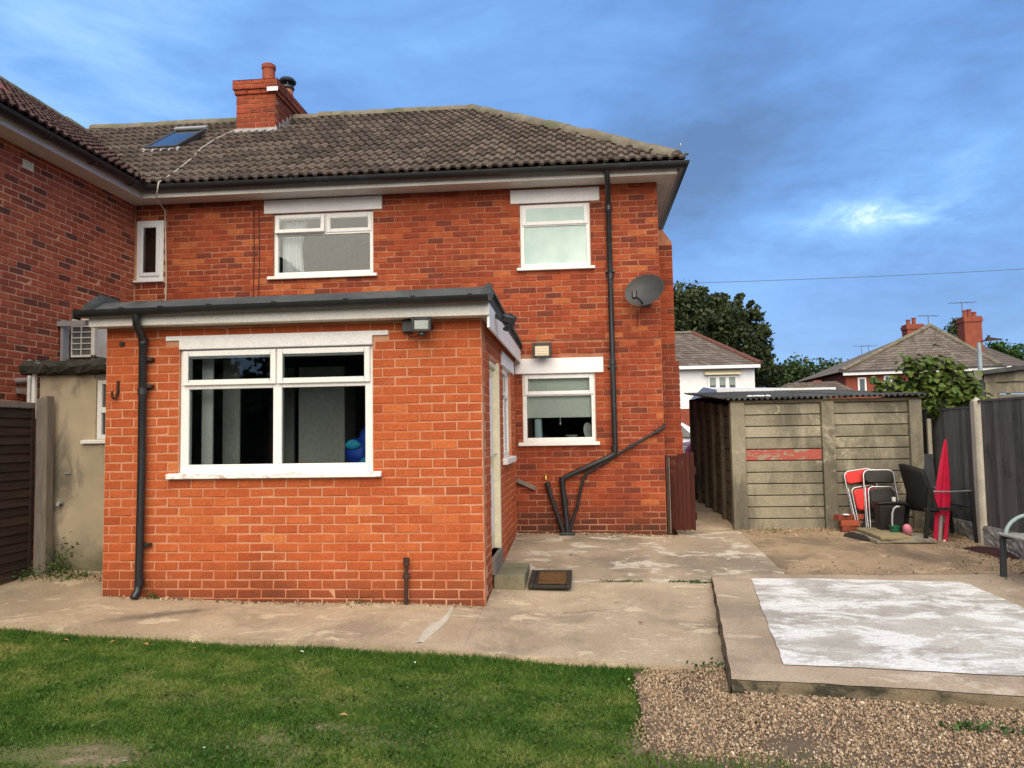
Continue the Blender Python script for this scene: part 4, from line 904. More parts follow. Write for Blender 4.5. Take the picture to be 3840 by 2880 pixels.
# what can be seen in the extension room
def ibox(name, m_, label, cat, *b, **k): return single(MB().box(*b), name, m_, label, cat, bevel=.004, **k)
ibox('inner_panel', 'white', 'tall white panel just inside the left edge of the wide window', 'inner_panel', -3.66, -3.55, 7.10, 7.13, .32, 2.3)  # thin white upright panel behind the glass, read as a door frame
ibox('interior_door', 'room', 'pale grey door standing ajar inside the left of the wide window', 'door', -3.62, -3.44, 7.45, 7.48, .32, 2.3)
ibox('interior_jamb', 'room', 'narrow pale upright in the middle of the left window pane', 'door jamb', -3.40, -3.28, 8.5, 8.55, .32, 2.3)
single(MB().tube([(-3.42, 8.2, .32), (-3.42, 8.2, 2.3)], .04, 12).tube([(-3.42, 8.2, 1.38), (-3.42, 8.2, 1.43)], .055, 12), 'brown_pole', 'ironbrown', 'dark brown pole with a collar seen through the left window pane', 'pole', smooth=40)  # plain brown pole with a ring, no lamp on it
ibox('upright_panel', 'room', 'tall grey panel filling the left half of the right window pane', 'upright_panel', -3.0, -2.50, 7.9, 8.3, .32, 2.25)  # grey upright panel deeper in the room, read as a door
mb = MB()
for (cx, cy, cz, r_, sx, sz) in ((-2.10, 7.14, 1.34, .145, 1.0, 1.1), (-2.03, 7.13, 1.47, .10, .8, 1.2)):
    b = MB().lathe([(.0, -1), (.55, -.85), (.95, -.4), (1, .1), (.8, .6), (.4, .92), (0, 1)], (0,0,0), 14); mb.add([(cx+p[0]*r_*sx+.02*math.sin(7*p[2]+3*p[1]), cy+p[1]*r_, cz+p[2]*r_*sz) for p in b.v], b.f)
bag = single(mb, 'holdall', 'blue', 'crumpled blue bag inside the right corner of the wide window', 'bag', smooth=60)
for (cx, cz, s_) in ((-2.14, 1.42, .06), (-2.01, 1.26, .055)):
    b = MB().lathe([(0, -.6), (.7, -.4), (1, .2), (.5, .8), (0, 1)], (0, 0, 0), 9); mb = MB(); mb.add([(cx+p[0]*s_*1.3, 7.00+p[1]*s_*.4, cz+p[2]*s_) for p in b.v], b.f); mb.build('pocket', 'cyan', bag, smooth=60)
MB().box(-3.6, -1.95, 7.03, 7.12, 1.16, 1.19).build('inner_sill', 'white', ext)

# ================================================================= NEIGHBOURING HOUSE ON THE LEFT
WX = -6.20
nb = thing('neighbour_house', (-7.5, 10, .2), 'darker brick neighbouring house with a projecting wing and slit window', 'house')
W_N = (-6.172, -5.782, 3.73, 4.577)
mb = MB(); wall_sheet(mb, (0, 10.09), 0, WX, HX0, 0, 4.9, [W_N]); wall_sheet(mb, (WX, 0), R_(90), 3.5, 10.30, 0, 4.9); mb.box(-12.2, WX-.25, 3.5, 3.7, 0, 4.9)
nwall = mb.build('wall', 'mortar_wing', nb)
bn = Bricks(nwall, 'brick_wing', .225, .0775, 51, 16)
bn.face((WX, 0), R_(90), 3.5, 10.08, .1, 4.80, (), tone=lambda u, z: rnd.random(), off=.03)
bn.emit(lambda p: p.y > 7.45 and p.z > 2.0)
bn2 = Bricks(nwall, 'brick_main', .225, .0795, 52, 16)
bn2.face((0, 10.088), 0, WX+.005, HX0-.003, SC, 4.80, [W_N], tone=main_tone, off=.02)
bn2.emit(most=120, stuff_name='back_brickwork')
wn_ = window(nb, *W_N, 10.088, .055, casements=[(-6.12, -5.832, 3.785, 4.522, .02)], sill=(-6.195, -5.765, 3.695, 3.735), m_='upvc', sill_m='upvc', rec=.0)
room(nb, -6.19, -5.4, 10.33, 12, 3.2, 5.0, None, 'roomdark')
mb = MB(); frame_bars(mb, 7.895, 8.06, 4.578, 4.678, .02, 6.185-.0, 6.21); mb.box(7.9, 8.055, 6.195, 6.205, 4.58, 4.675); vt = mb.build('air_vent', 'cream', nb); vt.data.transform(Matrix(((0,-1,0,0),(1,0,0,0),(0,0,1,0),(0,0,0,1))))
# eaves
MB().box(-5.915, HX0-.002, 9.757, 9.779, 4.785, 4.90).build('fascia', 'fascia', nb, bevel=.003)
MB().box(-5.938, -5.916, 3.2, 9.779, 4.785, 4.90).build('fascia', 'fascia', nb, bevel=.003)
mb = MB(); mb.box(WX, -5.939, 3.2, 9.78, 4.795, 4.805); mb.box(WX, HX0, 9.7801, 10.08, 4.794, 4.804); mb.build('soffit', 'fascia', nb)
gutter([(-5.80, 9.690, 4.925), (-5.845, 9.690, 4.925), (-5.845, 3.2, 4.90)][::-1] if False else [(-5.845, 3.2, 4.905), (-5.845, 9.690, 4.927), (-5.70, 9.690, 4.927)], nb, .074)
for y in np.arange(6.2, 9.6, .8): bracket(nb, (-5.845, y, 4.912), .081, along=(0, 1, 0))
# roof of the neighbour: rear slope up to the valley, and the wing
roofm = MB()
vt0 = (-5.85, 9.75, 4.965); vt1 = (-8.96, 12.83, 7.10)
roofm.prism([(-5.85, EY, EZ), (HX0, EY, EZ), (HX0, RY, RZ), (-8.96, RY, RZ)], (0, .02, -.06))
roofm.prism([(-5.85, 3.0, EZ), (-5.85, EY, EZ), (-8.96, RY, RZ), (-8.96, 3.0, RZ)], (-.02, 0, -.06))
roofm.prism([(-12.1, 3.0, EZ), (-8.98, 3.0, RZ-.01), (-8.98, RY, RZ-.01), (-12.1, RY, EZ)], (.02, 0, -.06))
roofm.prism([(-8.96, RY+.02, RZ-.015), (HX0, RY+.02, RZ-.015), (HX0, 15.94, EZ), (-12.1, 15.94, EZ), (-12.1, RY+.02, EZ)], (0, -.02, -.06))
nroof = roofm.build('roof', 'tile_wing', nb); at_ = nroof.data.attributes.new('bt', 'FLOAT', 'POINT'); at_.data.foreach_set('value', [.3]*len(nroof.data.vertices))
tm1 = tile_meshes('tile', 12, 18)
VP = (-5.85, 9.75, 0); s2 = .70710678
ita = tile_slope(nroof, tm1, (HX0, EY-.02, EZ+.005), (1, 0, 0), (0, cT, sT), -15, 1, 13, [((HX0, 0, 0), (1, 0, 0)), (VP, (-s2, -s2, 0))], seed=15)
ita = [t for t in ita if not (-6.95 < t[0].translation.x < -6.15 and 11.15 < t[0].translation.y < 12.0)]
emit_tiles(nroof, tm1, ita, 'tile', 160, rest='rear_tile_field')
tm2 = tile_meshes('tile_wing', 10, 28)
itb = tile_slope(nroof, tm2, (-5.83, 3.0, EZ+.005), (0, 1, 0), (-cT, 0, sT), 9, 37, 13, [(VP, (s2, s2, 0))], seed=17)
emit_tiles(nroof, tm2, itb, 'tile_wing', 140, rest='wing_tile_field')
ridge_run(nroof, (-8.7, RY, RZ+.035), (-5.69, RY, RZ+.035)); ridge_run(nroof, (-8.96, 4.0, RZ+.035), (-8.96, RY, RZ+.035), 'tile_wing' if False else 'ridge')
MB().bar((-5.88, 9.78, 4.965), (-8.93, 12.80, 7.085), .16, .02).build('valley_lining', 'lead', nroof)
# a slipped, broken tile on the wing
for (y, s_) in ((8.62, 1.55), (8.35, 1.2)): MB().bar((-5.83-cT*s_, y, EZ+sT*s_+.07), (-5.83-cT*(s_+.25), y+.06, EZ+sT*(s_+.25)+.09), .20, .015).build('slipped_tile', 'terracotta', nroof)
# skylight
sk = []
def rp(x, t, h=0): return V3((x, EY+cT*t, EZ+sT*t)) + V3((0, -sT, cT))*h
mb = MB(); t0, t1, xa, xb = 1.86, 2.98, -6.74, -6.24
for (p, q_, w_, h_) in (((xa, t0), (xb, t0), .06, .09), ((xa, t1), (xb, t1), .07, .11), ((xa, t0), (xa, t1), .06, .09), ((xb, t0), (xb, t1), .06, .09)):
    mb.bar(rp(*p, .06), rp(*q_, .06), w_, h_, (0, -sT, cT))
skl = mb.build('skylight', 'darkgrey', nb, bevel=.005)
M['skyglass'] = glass('skylight_glass', 5.5, (.3, .34, .38))
mb = MB(); mb.add([rp(xa, t0, .09), rp(xb, t0, .09), rp(xb, t1, .09), rp(xa, t1, .09)], [(0,1,2,3)]); mb.prism([rp(xa, t0, .09), rp(xb, t0, .09), rp(xb, t1, .09), rp(xa, t1, .09)], V3((0, -sT, cT))*.006); mb.build('pane', 'skyglass', skl)
mb = MB(); mb.prism([rp(xa-.10, t0-.16, .045), rp(xb+.10, t0-.16, .045), rp(xb+.06, t0, .075), rp(xa-.06, t0, .075)], V3((0, 0, .006))); mb.build('flashing', 'lead', skl)
mb = MB().bar(rp(xa-.03, t1+.03, .10), rp(xb+.03, t1+.03, .10), .10, .08, (0, -sT, cT)); mb.build('hood', 'lead', skl, bevel=.005)
# loose cable over the roof and down the wall
pts = [rp(-5.72, 2.92, .06), rp(-5.80, 2.3, .06), rp(-5.76, 1.7, .07), rp(-5.66, 1.1, .06), rp(-5.60, .5, .06), rp(-5.575, .0, .06), V3((-5.575, 9.59, 4.94)), V3((-5.60, 9.60, 4.82)), V3((-5.70, 9.75, 4.77)), V3((-5.745, 10.05, 4.70)), V3((-5.74, 10.07, 4.3)), V3((-5.725, 10.075, 3.7)), V3((-5.74, 10.075, 3.2)), V3((-5.735, 10.06, 2.74))]
single(MB().tube(pts, .009, 6), 'cable', 'cable', 'off white cable trailing from the chimney over the roof and down the wall', 'cable', smooth=60)
# ================================================================= LEFT: neighbour's lean-to, air conditioner, fence
lt = thing('lean_to', (-5.2, 8, .15), 'low grey cement rendered lean-to with rotten felt roof left of the extension', 'outbuilding')
W_L = (-5.14, -4.70, 1.52, 2.155)
mb = MB(); wall_sheet(mb, (0, 7.70), 0, -5.775, -4.45, 0.0, 2.21, [W_L], .2, 0.0); mb.box(-5.775, -5.60, 7.901, 10.0, 0, 2.21)
mb.build('wall', 'render', lt)
window(lt, *W_L, 7.70, .05, bars=[(-5.09, -4.75, 1.80, 1.86)], panes=[(-5.10, -4.74, 1.56, 2.12)], sill=(-5.275, -4.6, 1.475, 1.525), m_='white', rec=.02)
MB().box(-5.17, -4.6, 7.692, 7.698, 2.165, 2.205).build('lintel', 'oldwood', lt)
room(lt, -5.55, -4.5, 7.95, 9.8, .2, 2.2, None, 'roomdark')
rl = random.Random(4); mb = MB(); nx = 26
for i in range(nx+1):
    x = lerp(-5.90, -4.45, i/nx)
    prof = [(7.62, 2.225), (7.57, 2.235), (7.55, 2.30), (7.60, 2.355), (7.75, 2.375), (10.0, 2.46), (10.0, 2.30), (7.70, 2.215)]
    mb.v += [(x, y+rl.uniform(-.022, .022)*(k < 5), z+rl.uniform(-.02, .02)*(k < 5)) for k, (y, z) in enumerate(prof)]
k = 8; mb.f = [(i*k+j, (i+1)*k+j, (i+1)*k+(j+1) % k, i*k+(j+1) % k) for i in range(nx) for j in range(k)]+[tuple(range(k)), tuple(nx*k+j for j in range(k))]
mb.build('roof', 'mossy', lt)
MB().bar((-5.81, 7.66, 2.26), (-5.81, 7.66, 1.75), .035, .035).build('rain_pipe', 'white', lt)
mb = MB().tube([(-5.52, 7.66, .86), (-5.47, 7.66, .86)], .014, 8).tube([(-5.495, 7.70, .86), (-5.495, 7.64, .86), (-5.50, 7.63, .83)], .018, 8); mb.build('outside_tap', 'galv', lt, smooth=40)
MB().box(-5.46, -5.40, 7.68, 7.70, 1.16, 1.178).build('wall_tie', 'galv', lt)

ac = thing('air_conditioner', (-5.97, 9.0, 2.4), 'off white air conditioning unit on brackets on the neighbour wall', 'air conditioner')
ax0, ax1, ay0, ay1, az0, az1 = -6.13, -5.83, 8.68, 9.46, 2.51, 2.975
mb = MB(); mb.box(ax0+.012, ax1-.012, ay0+.03, ay1, az0+.01, az1-.01); mb.box(ax0, ax1, ay0+.03, ay1+.004, az1-.012, az1+.004); mb.box(ax1-.045, ax1, ay0, ay0+.04, az0, az1); mb.box(ax0, ax0+.012, ay0, ay0+.04, az0, az1); mb.box(ax0, ax1, ay0, ay0+.04, az0, az0+.03); mb.box(ax0, ax1, ay0, ay0+.04, az1-.02, az1)
cs = mb.build('casing', 'acwhite', ac, bevel=.006, seg=2)
MB().box(ax0+.014, ax1-.05, ay0+.018, ay0+.027, az0+.03, az1-.02).build('condenser', 'fin', ac)
for i in range(1, 6): MB().box(ax0+.01, ax1-.04, ay0+.001, ay0+.011, az0+.03+i*.0692-.006, az0+.03+i*.0692+.006).build('guard_bar', 'acwhite', cs)
for i in (1,): MB().box((ax0+ax1-.04)/2-.006, (ax0+ax1-.04)/2+.006, ay0+.002, ay0+.010, az0+.02, az1-.01).build('guard_bar', 'acwhite', cs)
mb = MB().lathe([(.185, .0), (.20, .005), (.20, .018), (.185, .018), (.18, .004), (.0, .003)], (ax1-.012, (ay0+ay1)/2+.06, (az0+az1)/2), 30, (1, 0, 0)); fan = mb.build('fan_guard', 'acwhite', ac, smooth=30)
MB().lathe([(0, 0), (.176, 0), (.176, .004), (0, .004)], (ax1-.004, (ay0+ay1)/2+.06, (az0+az1)/2), 30, (1, 0, 0)).build('fan_opening', 'fin', ac)
for r_ in (.06, .10, .14): MB().tube([(ax1+.004, (ay0+ay1)/2+.06+r_*math.cos(t), (az0+az1)/2+r_*math.sin(t)) for t in np.linspace(0, 6.283, 24)[:-1]], .003, 5, True).build('fan_ring', 'acwhite', fan)
MB().box(-6.198, -5.86, 8.52, 8.56, 2.87, 2.93).build('wall_arm', 'galv', ac); MB().box(-6.17, -6.135, 8.55, 8.66, 2.42, 2.95).build('upright', 'galv', ac)
mb = MB(); mb.box(-6.198, -5.80, 8.78, 8.82, 2.46, 2.508); mb.box(-6.198, -5.80, 9.30, 9.34, 2.46, 2.508); mb.build('bracket', 'galv', ac)

lf = thing('slatted_fence', (-5.7, 6.6, .1), 'dark brown fence panel of horizontal slats at the left edge', 'fence')
for i in range(19):
    z = .14+i*.0895; MB().prism([(-5.675, 5.4, z), (-5.69, 5.4, z+.098), (-5.700, 5.4, z+.098), (-5.687, 5.4, z)], (0, 2.10, 0)).build('slat', 'fencebrown', lf)
MB().box(-5.70, -5.665, 5.4, 7.5, 1.85, 1.91).build('top_rail', 'oldwood', lf, bevel=.004)
MB().box(-5.70, -5.668, 7.455, 7.5, .12, 1.85).build('end_stile', 'fencebrown', lf, bevel=.004); MB().box(-5.70, -5.668, 6.86, 6.91, .12, 1.85).build('stile', 'fencebrown', lf, bevel=.004)
mb = MB(); mb.add([(-5.66, 7.50, 0), (-5.525, 7.50, 0), (-5.525, 7.62, 0), (-5.66, 7.62, 0), (-5.665, 7.50, 1.95), (-5.545, 7.50, 1.985), (-5.545, 7.62, 1.985), (-5.665, 7.62, 1.96)], [(0,3,2,1),(4,5,6,7),(0,1,5,4),(1,2,6,5),(2,3,7,6),(3,0,4,7)])
single(mb, 'timber_post', 'oldwood', 'split silver grey post between the brown fence and rendered wall', 'post', bevel=.012, seg=2)
hr = thing('handrail', (-6.3, 7.9, .3), 'galvanised tube handrail in front of the neighbour brick wall', 'handrail')
MB().tube([(-7.6, 7.9, 2.15), (-5.96, 7.9, 2.185)], .032, 12).build('top_rail', 'galv', hr, smooth=50)
for x in (-6.30, -7.2): MB().tube([(x, 7.9, .1), (x, 7.9, 2.20)], .034, 12).build('post', 'galv', hr, smooth=50)
MB().tube([(-6.02, 7.86, .1), (-6.02, 7.86, 2.40)], .022, 10).build('post', 'white', hr, smooth=50)
MB().bar((-6.28, 7.9, 2.075), (-5.85, 7.9, 2.05), .03, .06).build('mid_rail', 'oldwood', hr)

# ================================================================= YARD: step, mat, gate, concrete shed, fence
single(MB().box(-.882, -.585, 7.37, 8.08, -.05, .165), 'door_step', 'step', 'mossy concrete block step below the extension side door', 'step', bevel=.012, seg=2)
dm_ = thing('door_mat', (-.35, 7.66, .02), 'wet brown coir mat in a black rubber tray beside the step', 'door mat')
mz = zg(-.35, 7.65)+.012
mb = MB(); frame_bars(mb, -.555, -.145, 7.36, 7.98, .05, 0, .03); mb.v = [(x, z, mz+y) for x, y, z in mb.v]; mb.box(-.53, -.17, 7.38, 7.96, mz-.004, mz+.006)
mb.v = [(x, y, z+.066*(y-7.65)) for x, y, z in mb.v]; mb.build('tray', 'rubber', dm_, bevel=.006)
mb = MB(); nx_, ny_ = 20, 24
for i in range(nx_+1):
    for j in range(ny_+1):
        x = lerp(-.47, -.155, i/nx_); y = lerp(7.47, 7.95, j/ny_); mb.v.append((x+rnd.uniform(-.003, .003), y+rnd.uniform(-.003, .003), mz+.016+.066*(y-7.65)+rnd.uniform(0, .007)))
mb.f = [(i*(ny_+1)+j, (i+1)*(ny_+1)+j, (i+1)*(ny_+1)+j+1, i*(ny_+1)+j+1) for i in range(nx_) for j in range(ny_)]; mb.build('mat', 'coir', dm_)

gate = thing('wooden_gate', (1.2, 10.2, .22), 'dark red-brown boarded gate standing open at the house corner', 'gate')
gp0, gp1 = Vector((1.10, 10.25, 0)), Vector((1.40, 10.05, 0)); gd = (gp1-gp0); gl = gd.length; gd.normalize()
for i in range(6):
    a = gp0+gd*(gl*i/6+.002); b = gp0+gd*(gl*(i+1)/6-.002); zt = 1.17+.012*i+rnd.uniform(-.012, .012)
    mb = MB().prism([a+Vector((0,0,.24+rnd.uniform(-.02, .02))), b+Vector((0,0,.24)), b+Vector((0,0,zt)), (a+b)/2+Vector((0,0,zt+.02)), a+Vector((0,0,zt-.008))], (.008, .018, 0)); mb.build('board', 'gatewood', gate, bevel=.003)
for z in (.42, 1.0): MB().bar(gp0+Vector((.02, .035, z)), gp1+Vector((.02, .035, z)), .03, .09).build('rail', 'gatewood', gate)
mb = MB(); mb.box(1.055, 1.09, 10.15, 10.24, .18, 1.20); mb.build('post', 'ironbrown', gate, bevel=.004)
MB().box(1.093, 1.103, 10.14, 10.16, .20, 1.17).build('edge_strip', 'oldwood', gate)

shed = thing('concrete_shed', (3.2, 12.2, .2), 'sectional concrete panel shed with corrugated roof at the back of the yard', 'shed')
SX0, SX1, SY = 1.95, 4.385, 10.45
zb = .19
for (a, b) in ((SX0, 2.135), (3.12, 3.285), (4.225, SX1)):
    MB().box(a, b, SY-.03, SY+.10, zb-.2, 1.875+rnd.uniform(-.006, .006)).build('post', 'shed', shed, bevel=.01, seg=2)
rp_ = random.Random(9)
for bay, (a, b) in enumerate(((2.137, 3.118), (3.287, 4.223))):
    for i in range(11):
        z0_ = zb+i*.1515; red = bay == 0 and i == 6
        MB().prism([(a, SY+.014, z0_+.006), (a, SY+.008, z0_+.1515-.006), (a, SY+.07, z0_+.1515-.006), (a, SY+.07, z0_+.006)], (b-a, 0, 0)).build('panel', 'shedred' if red else 'shed', shed, bevel=.005)
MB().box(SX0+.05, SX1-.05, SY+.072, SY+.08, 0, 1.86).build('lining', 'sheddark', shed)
MB().box(SX0, SX1, SY-.028, SY+.06, 1.858, 1.90).build('wall_plate', 'sheddark', shed)
for i in range(5):
    y0_ = SY+.10+i*.76
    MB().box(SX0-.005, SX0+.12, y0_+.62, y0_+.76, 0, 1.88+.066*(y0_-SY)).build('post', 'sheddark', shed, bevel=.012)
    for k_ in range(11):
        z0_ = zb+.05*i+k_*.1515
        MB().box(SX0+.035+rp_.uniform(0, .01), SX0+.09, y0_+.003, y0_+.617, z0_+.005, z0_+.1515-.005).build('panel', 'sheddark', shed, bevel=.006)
mb = MB(); mb.box(SX1-.1, SX1-.02, SY+.1, 14.3, 0, 1.95); mb.box(SX0+.1, SX1-.1, 14.2, 14.28, 0, 2.1); mb.build('back_wall', 'sheddark', shed)
# corrugated sheets side by side
def corrugated(parent, x0, x1, y0, y1, z0, z1, m_, pitch=.073, amp=.017, th=.006, name='roof_sheet', rag=0.0, seed=1):
    r = random.Random(seed); mb = MB(); n = int((x1-x0)/pitch*8)
    for i in range(n+1):
        x = lerp(x0, x1, i/n); w = amp*math.sin(2*math.pi*(x-x0)/pitch)
        for y, z in ((y0+r.uniform(0, rag), z0), (y1, z1)):
            mb.v += [(x, y, z+w), (x, y, z+w-th)]
    mb.f = [(4*i, 4*i+4, 4*i+6, 4*i+2) for i in range(n)]+[(4*i+1, 4*i+3, 4*i+7, 4*i+5) for i in range(n)]+[(4*i, 4*i+1, 4*i+5, 4*i+4) for i in range(n)]+[(4*i+2, 4*i+6, 4*i+7, 4*i+3) for i in range(n)]
    return mb.build(name, m_, parent, smooth=60)
for i, (a, b) in enumerate(((1.86, 2.68), (2.66, 3.48), (3.46, 4.46))): corrugated(shed, a, b, 10.33+(0, .015, -.01)[i], 14.35, 1.925+.004*i, 2.20+.004*i, 'asbestos', rag=.03, seed=i)
mb = MB()
for x, y in ((2.3, 10.36), (2.36, 10.40), (2.27, 10.41), (2.43, 10.37), (2.2, 10.38)):
    b = MB().lathe([(0, -.4), (.8, -.2), (1, .2), (.5, .7), (0, .8)], (0,0,0), 7); mb.add([(x+p[0]*.04*rnd.uniform(.8, 1.2), y+p[1]*.03, 1.95+p[2]*.022) for p in b.v], b.f)
mb.build('mortar_dab', 'lintel', shed)

fn = thing('charcoal_fence', (4.6, 9.4, .12), 'charcoal close-board fence with concrete posts along the right side', 'fence')
FX = 4.62
for i in range(52):
    y = 6.35+i*.093
    if any(abs(y+.045-p) < .07 for p in (7.73, 9.53, 11.17)): continue
    zt = 1.79 if y < 9.5 else 1.725
    mb = MB().add([(FX+.012, y, .36), (FX+.002, y+.098, .36), (FX+.014, y+.098, .36), (FX+.022, y, .36), (FX+.012, y, zt), (FX+.002, y+.098, zt), (FX+.014, y+.098, zt), (FX+.022, y, zt)], [(0,3,2,1),(4,5,6,7),(0,1,5,4),(1,2,6,5),(2,3,7,6),(3,0,4,7)])
    mb.build('slat', 'fencegrey', fn)
for y in (7.73, 9.53, 11.17):
    mb = MB(); mb.box(FX-.045, FX+.055, y-.05, y+.05, -.1, 1.80); mb.add([(FX-.045, y-.05, 1.8), (FX+.055, y-.05, 1.8), (FX+.055, y+.05, 1.8), (FX-.045, y+.05, 1.8), (FX+.005, y, 1.86)], [(0,1,4),(1,2,4),(2,3,4),(3,0,4)]); mb.build('post', 'postconc', fn, bevel=.006)
rg = random.Random(12)
for (a, b) in ((6.3, 7.68), (7.78, 9.48), (9.58, 11.12)):
    mb = MB(); n_, mz_ = 40, 10
    for i in range(n_+1):
        for j in range(mz_+1):
            e = 0 if j in (0, mz_) else rg.uniform(0, .022); mb.v.append((FX-.012-e, lerp(a, b, i/n_)+rg.uniform(-.004, .004), lerp(.0, .355, j/mz_)))
    mb.f = [(i*(mz_+1)+j, i*(mz_+1)+j+1, (i+1)*(mz_+1)+j+1, (i+1)*(mz_+1)+j) for i in range(n_) for j in range(mz_)]; mb.box(FX-.011, FX+.03, a, b, 0, .355); mb.build('gravel_board', 'gravelboard', fn)
MB().box(FX-.002, FX+.028, 6.3, 9.48, 1.79, 1.815).build('capping_rail', 'fencegrey', fn); MB().box(FX-.002, FX+.028, 9.58, 11.12, 1.725, 1.75).build('capping_rail', 'fencegrey', fn)
single(MB().box(4.50, 4.55, 10.55, 10.60, .15, 1.62), 'thin_post', 'postconc', 'thin broken white post between the shed and fence', 'post', bevel=.006)

# ---- objects by the shed
def arc(c, r, a0, a1, n, ax='xz'):
    out = []
    for i in range(n+1):
        t = lerp(a0, a1, i/n); out.append((c[0]+r*math.cos(t), c[1], c[2]+r*math.sin(t)))
    return out
def u_frame(w, h, r, y=0.0, z0=0.0, splay=0.0):
    pts = [(-w/2-splay, y, z0)] + arc((-w/2+r, y, h-r), r, math.pi, math.pi/2, 6) + arc((w/2-r, y, h-r), r, math.pi/2, 0, 6) + [(w/2+splay, y, z0)]
    return pts
def rpad(mb, w, h, d, r, c, n=5):
    pts = []
    for (sx, sz, a0) in ((1, 1, 0), (-1, 1, 90), (-1, -1, 180), (1, -1, 270)):
        for i in range(n+1):
            t = R_(a0+90*i/n); pts.append((c[0]+sx*(w/2-r)+r*math.cos(t), c[1], c[2]+sz*(h/2-r)+r*math.sin(t)))
    k = len(pts); lay = [(-d/2, .90), (-d/2*.6, .985), (d/2*.6, 1.0), (d/2, .94)]; vs = []
    for dy, s_ in lay: vs += [(c[0]+(p[0]-c[0])*s_, c[1]+dy, c[2]+(p[2]-c[2])*s_) for p in pts]
    mb.add(vs, [(q*k+i, q*k+(i+1) % k, (q+1)*k+(i+1) % k, (q+1)*k+i) for q in range(3) for i in range(k)]+[tuple(range(k)), tuple(3*k+i for i in range(k))]); return mb
def folding_chair(pad, label, loc, rot):
    t = thing('folding_chair', (0, 0, 0), label, 'chair', 'folding chairs leaning on the shed')
    MB().tube(u_frame(.37, .78, .07, 0, 0, .03), .012, 10).build('back_frame', 'chrome', t, smooth=60)
    MB().tube(u_frame(.31, .56, .06, -.035, .02, .02), .011, 10).build('leg_frame', 'chrome', t, smooth=60)
    rpad(MB(), .355, .155, .035, .05, (0, 0, .695)).build('backrest', pad, t, smooth=50)
    rpad(MB(), .30, .27, .04, .05, (0, -.06, .40)).build('seat', pad, t, smooth=50)
    MB().tube([(-.19, -.01, .12), (.19, -.01, .12)], .008, 8).build('stretcher', 'chrome', t, smooth=60)
    for s_ in (-1, 1): MB().tube([(s_*.185, -.02, .56), (s_*.20, -.04, .30), (s_*.205, -.05, .05)], .010, 8).build('leg', 'chrome', t, smooth=60)
    t.location = loc; t.rotation_euler = rot; return t
folding_chair('redpad', 'red padded folding chair at the back of the pair leaning on the shed', (3.66, 10.30, .205), (R_(-10), R_(-8), R_(4)))
folding_chair('blackpad', 'black padded chrome folding chair leaning in front of the red one', (3.765, 10.20, .20), (R_(-11), 0, R_(-3)))
bn_ = thing('storage_tub', (3.76, 10.02, .21), 'black plastic tub on the paving slabs in front of the folding chairs', 'tub')
mb = MB().add([(3.62, 9.93, .245), (3.90, 9.93, .245), (3.90, 10.10, .245), (3.62, 10.10, .245), (3.605, 9.915, .56), (3.925, 9.915, .56), (3.925, 10.11, .58), (3.605, 10.11, .58)], [(0,3,2,1),(4,5,6,7),(0,1,5,4),(1,2,6,5),(2,3,7,6),(3,0,4,7)]); mb.build('body', 'blackpad', bn_, bevel=.02, seg=3)
MB().box(3.595, 3.935, 9.905, 10.12, .565, .592).build('lid', 'blackpad', bn_, bevel=.008, seg=2); MB().tube([(3.595, 9.908, .58), (3.765, 9.905, .592), (3.935, 9.908, .58)], .012, 8).build('rim', 'blackpad', bn_)
single(MB().lathe([(0, 0), (.022, 0), (.026, .055), (.022, .058), (0, .05)], (3.80, 9.95, .593), 12), 'paper_cup', 'china', 'small white cup standing on the black tub', 'cup', smooth=40)
mb = MB().tube([(3.71, 9.80, .20), (3.715, 9.81, .38), (3.725, 9.82, .47), (3.745, 9.82, .525), (3.78, 9.82, .55), (3.81, 9.82, .545)], .013, 10); single(mb, 'walking_stick', 'galv', 'bent grey metal tube standing in front of the black tub', 'tube', smooth=60)

# black armchair facing right
bc = thing('garden_armchair', (4.2, 9.85, .15), 'black woven garden armchair with silver arms facing the fence', 'armchair')
gz = .16; yn, yf = 9.56, 10.14
# curved back: sheet bent round the left side
mb = MB(); nb_, nz_ = 18, 8
for i in range(nb_+1):
    t = lerp(-1, 1, i/nb_)
    for j in range(nz_+1):
        s_ = j/nz_; z = lerp(.50, 1.00+.06*(1-t*t), s_); y = (yn+yf)/2 + t*(.31-.04*s_); x = 3.98 + .16*t*t - .13*s_
        mb.v.append((x, y, z))
mb.f = [(i*(nz_+1)+j, (i+1)*(nz_+1)+j, (i+1)*(nz_+1)+j+1, i*(nz_+1)+j+1) for i in range(nb_) for j in range(nz_)]
bb = mb.build('backrest', 'rattan', bc, smooth=60); sm = bb.modifiers.new('thick', 'SOLIDIFY'); sm.thickness = .035
MB().box(3.98, 4.50, 9.80, yf-.04, .50, .56).build('seat', 'rattan', bc, bevel=.02, seg=2)
MB().box(3.98, 4.53, yn-.014, yn+.014, .525, .56).build('side_rail', 'rattan', bc); MB().box(3.98, 4.53, yf-.014, yf+.014, .525, .56).build('side_rail', 'rattan', bc)
MB().box(4.50, 4.53, yn, yf, .525, .56).build('front_rail', 'rattan', bc)
for y in (yn, yf):
    MB().tube([(4.10, y, .745), (4.30, y, .742), (4.53, y, .752)], .011, 10).build('arm', 'chrome', bc, smooth=60)
    MB().prism([(4.505, y-.018, .745), (4.54, y-.018, .745), (4.575, y-.018, .15), (4.54, y-.018, .15)], (0, .036, 0)).build('leg', 'rattan', bc, bevel=.006)
    MB().prism([(4.045, y-.018, .80), (4.10, y-.018, .80), (4.01, y-.018, .17), (3.965, y-.018, .17)], (0, .036, 0)).build('leg', 'rattan', bc, bevel=.006)

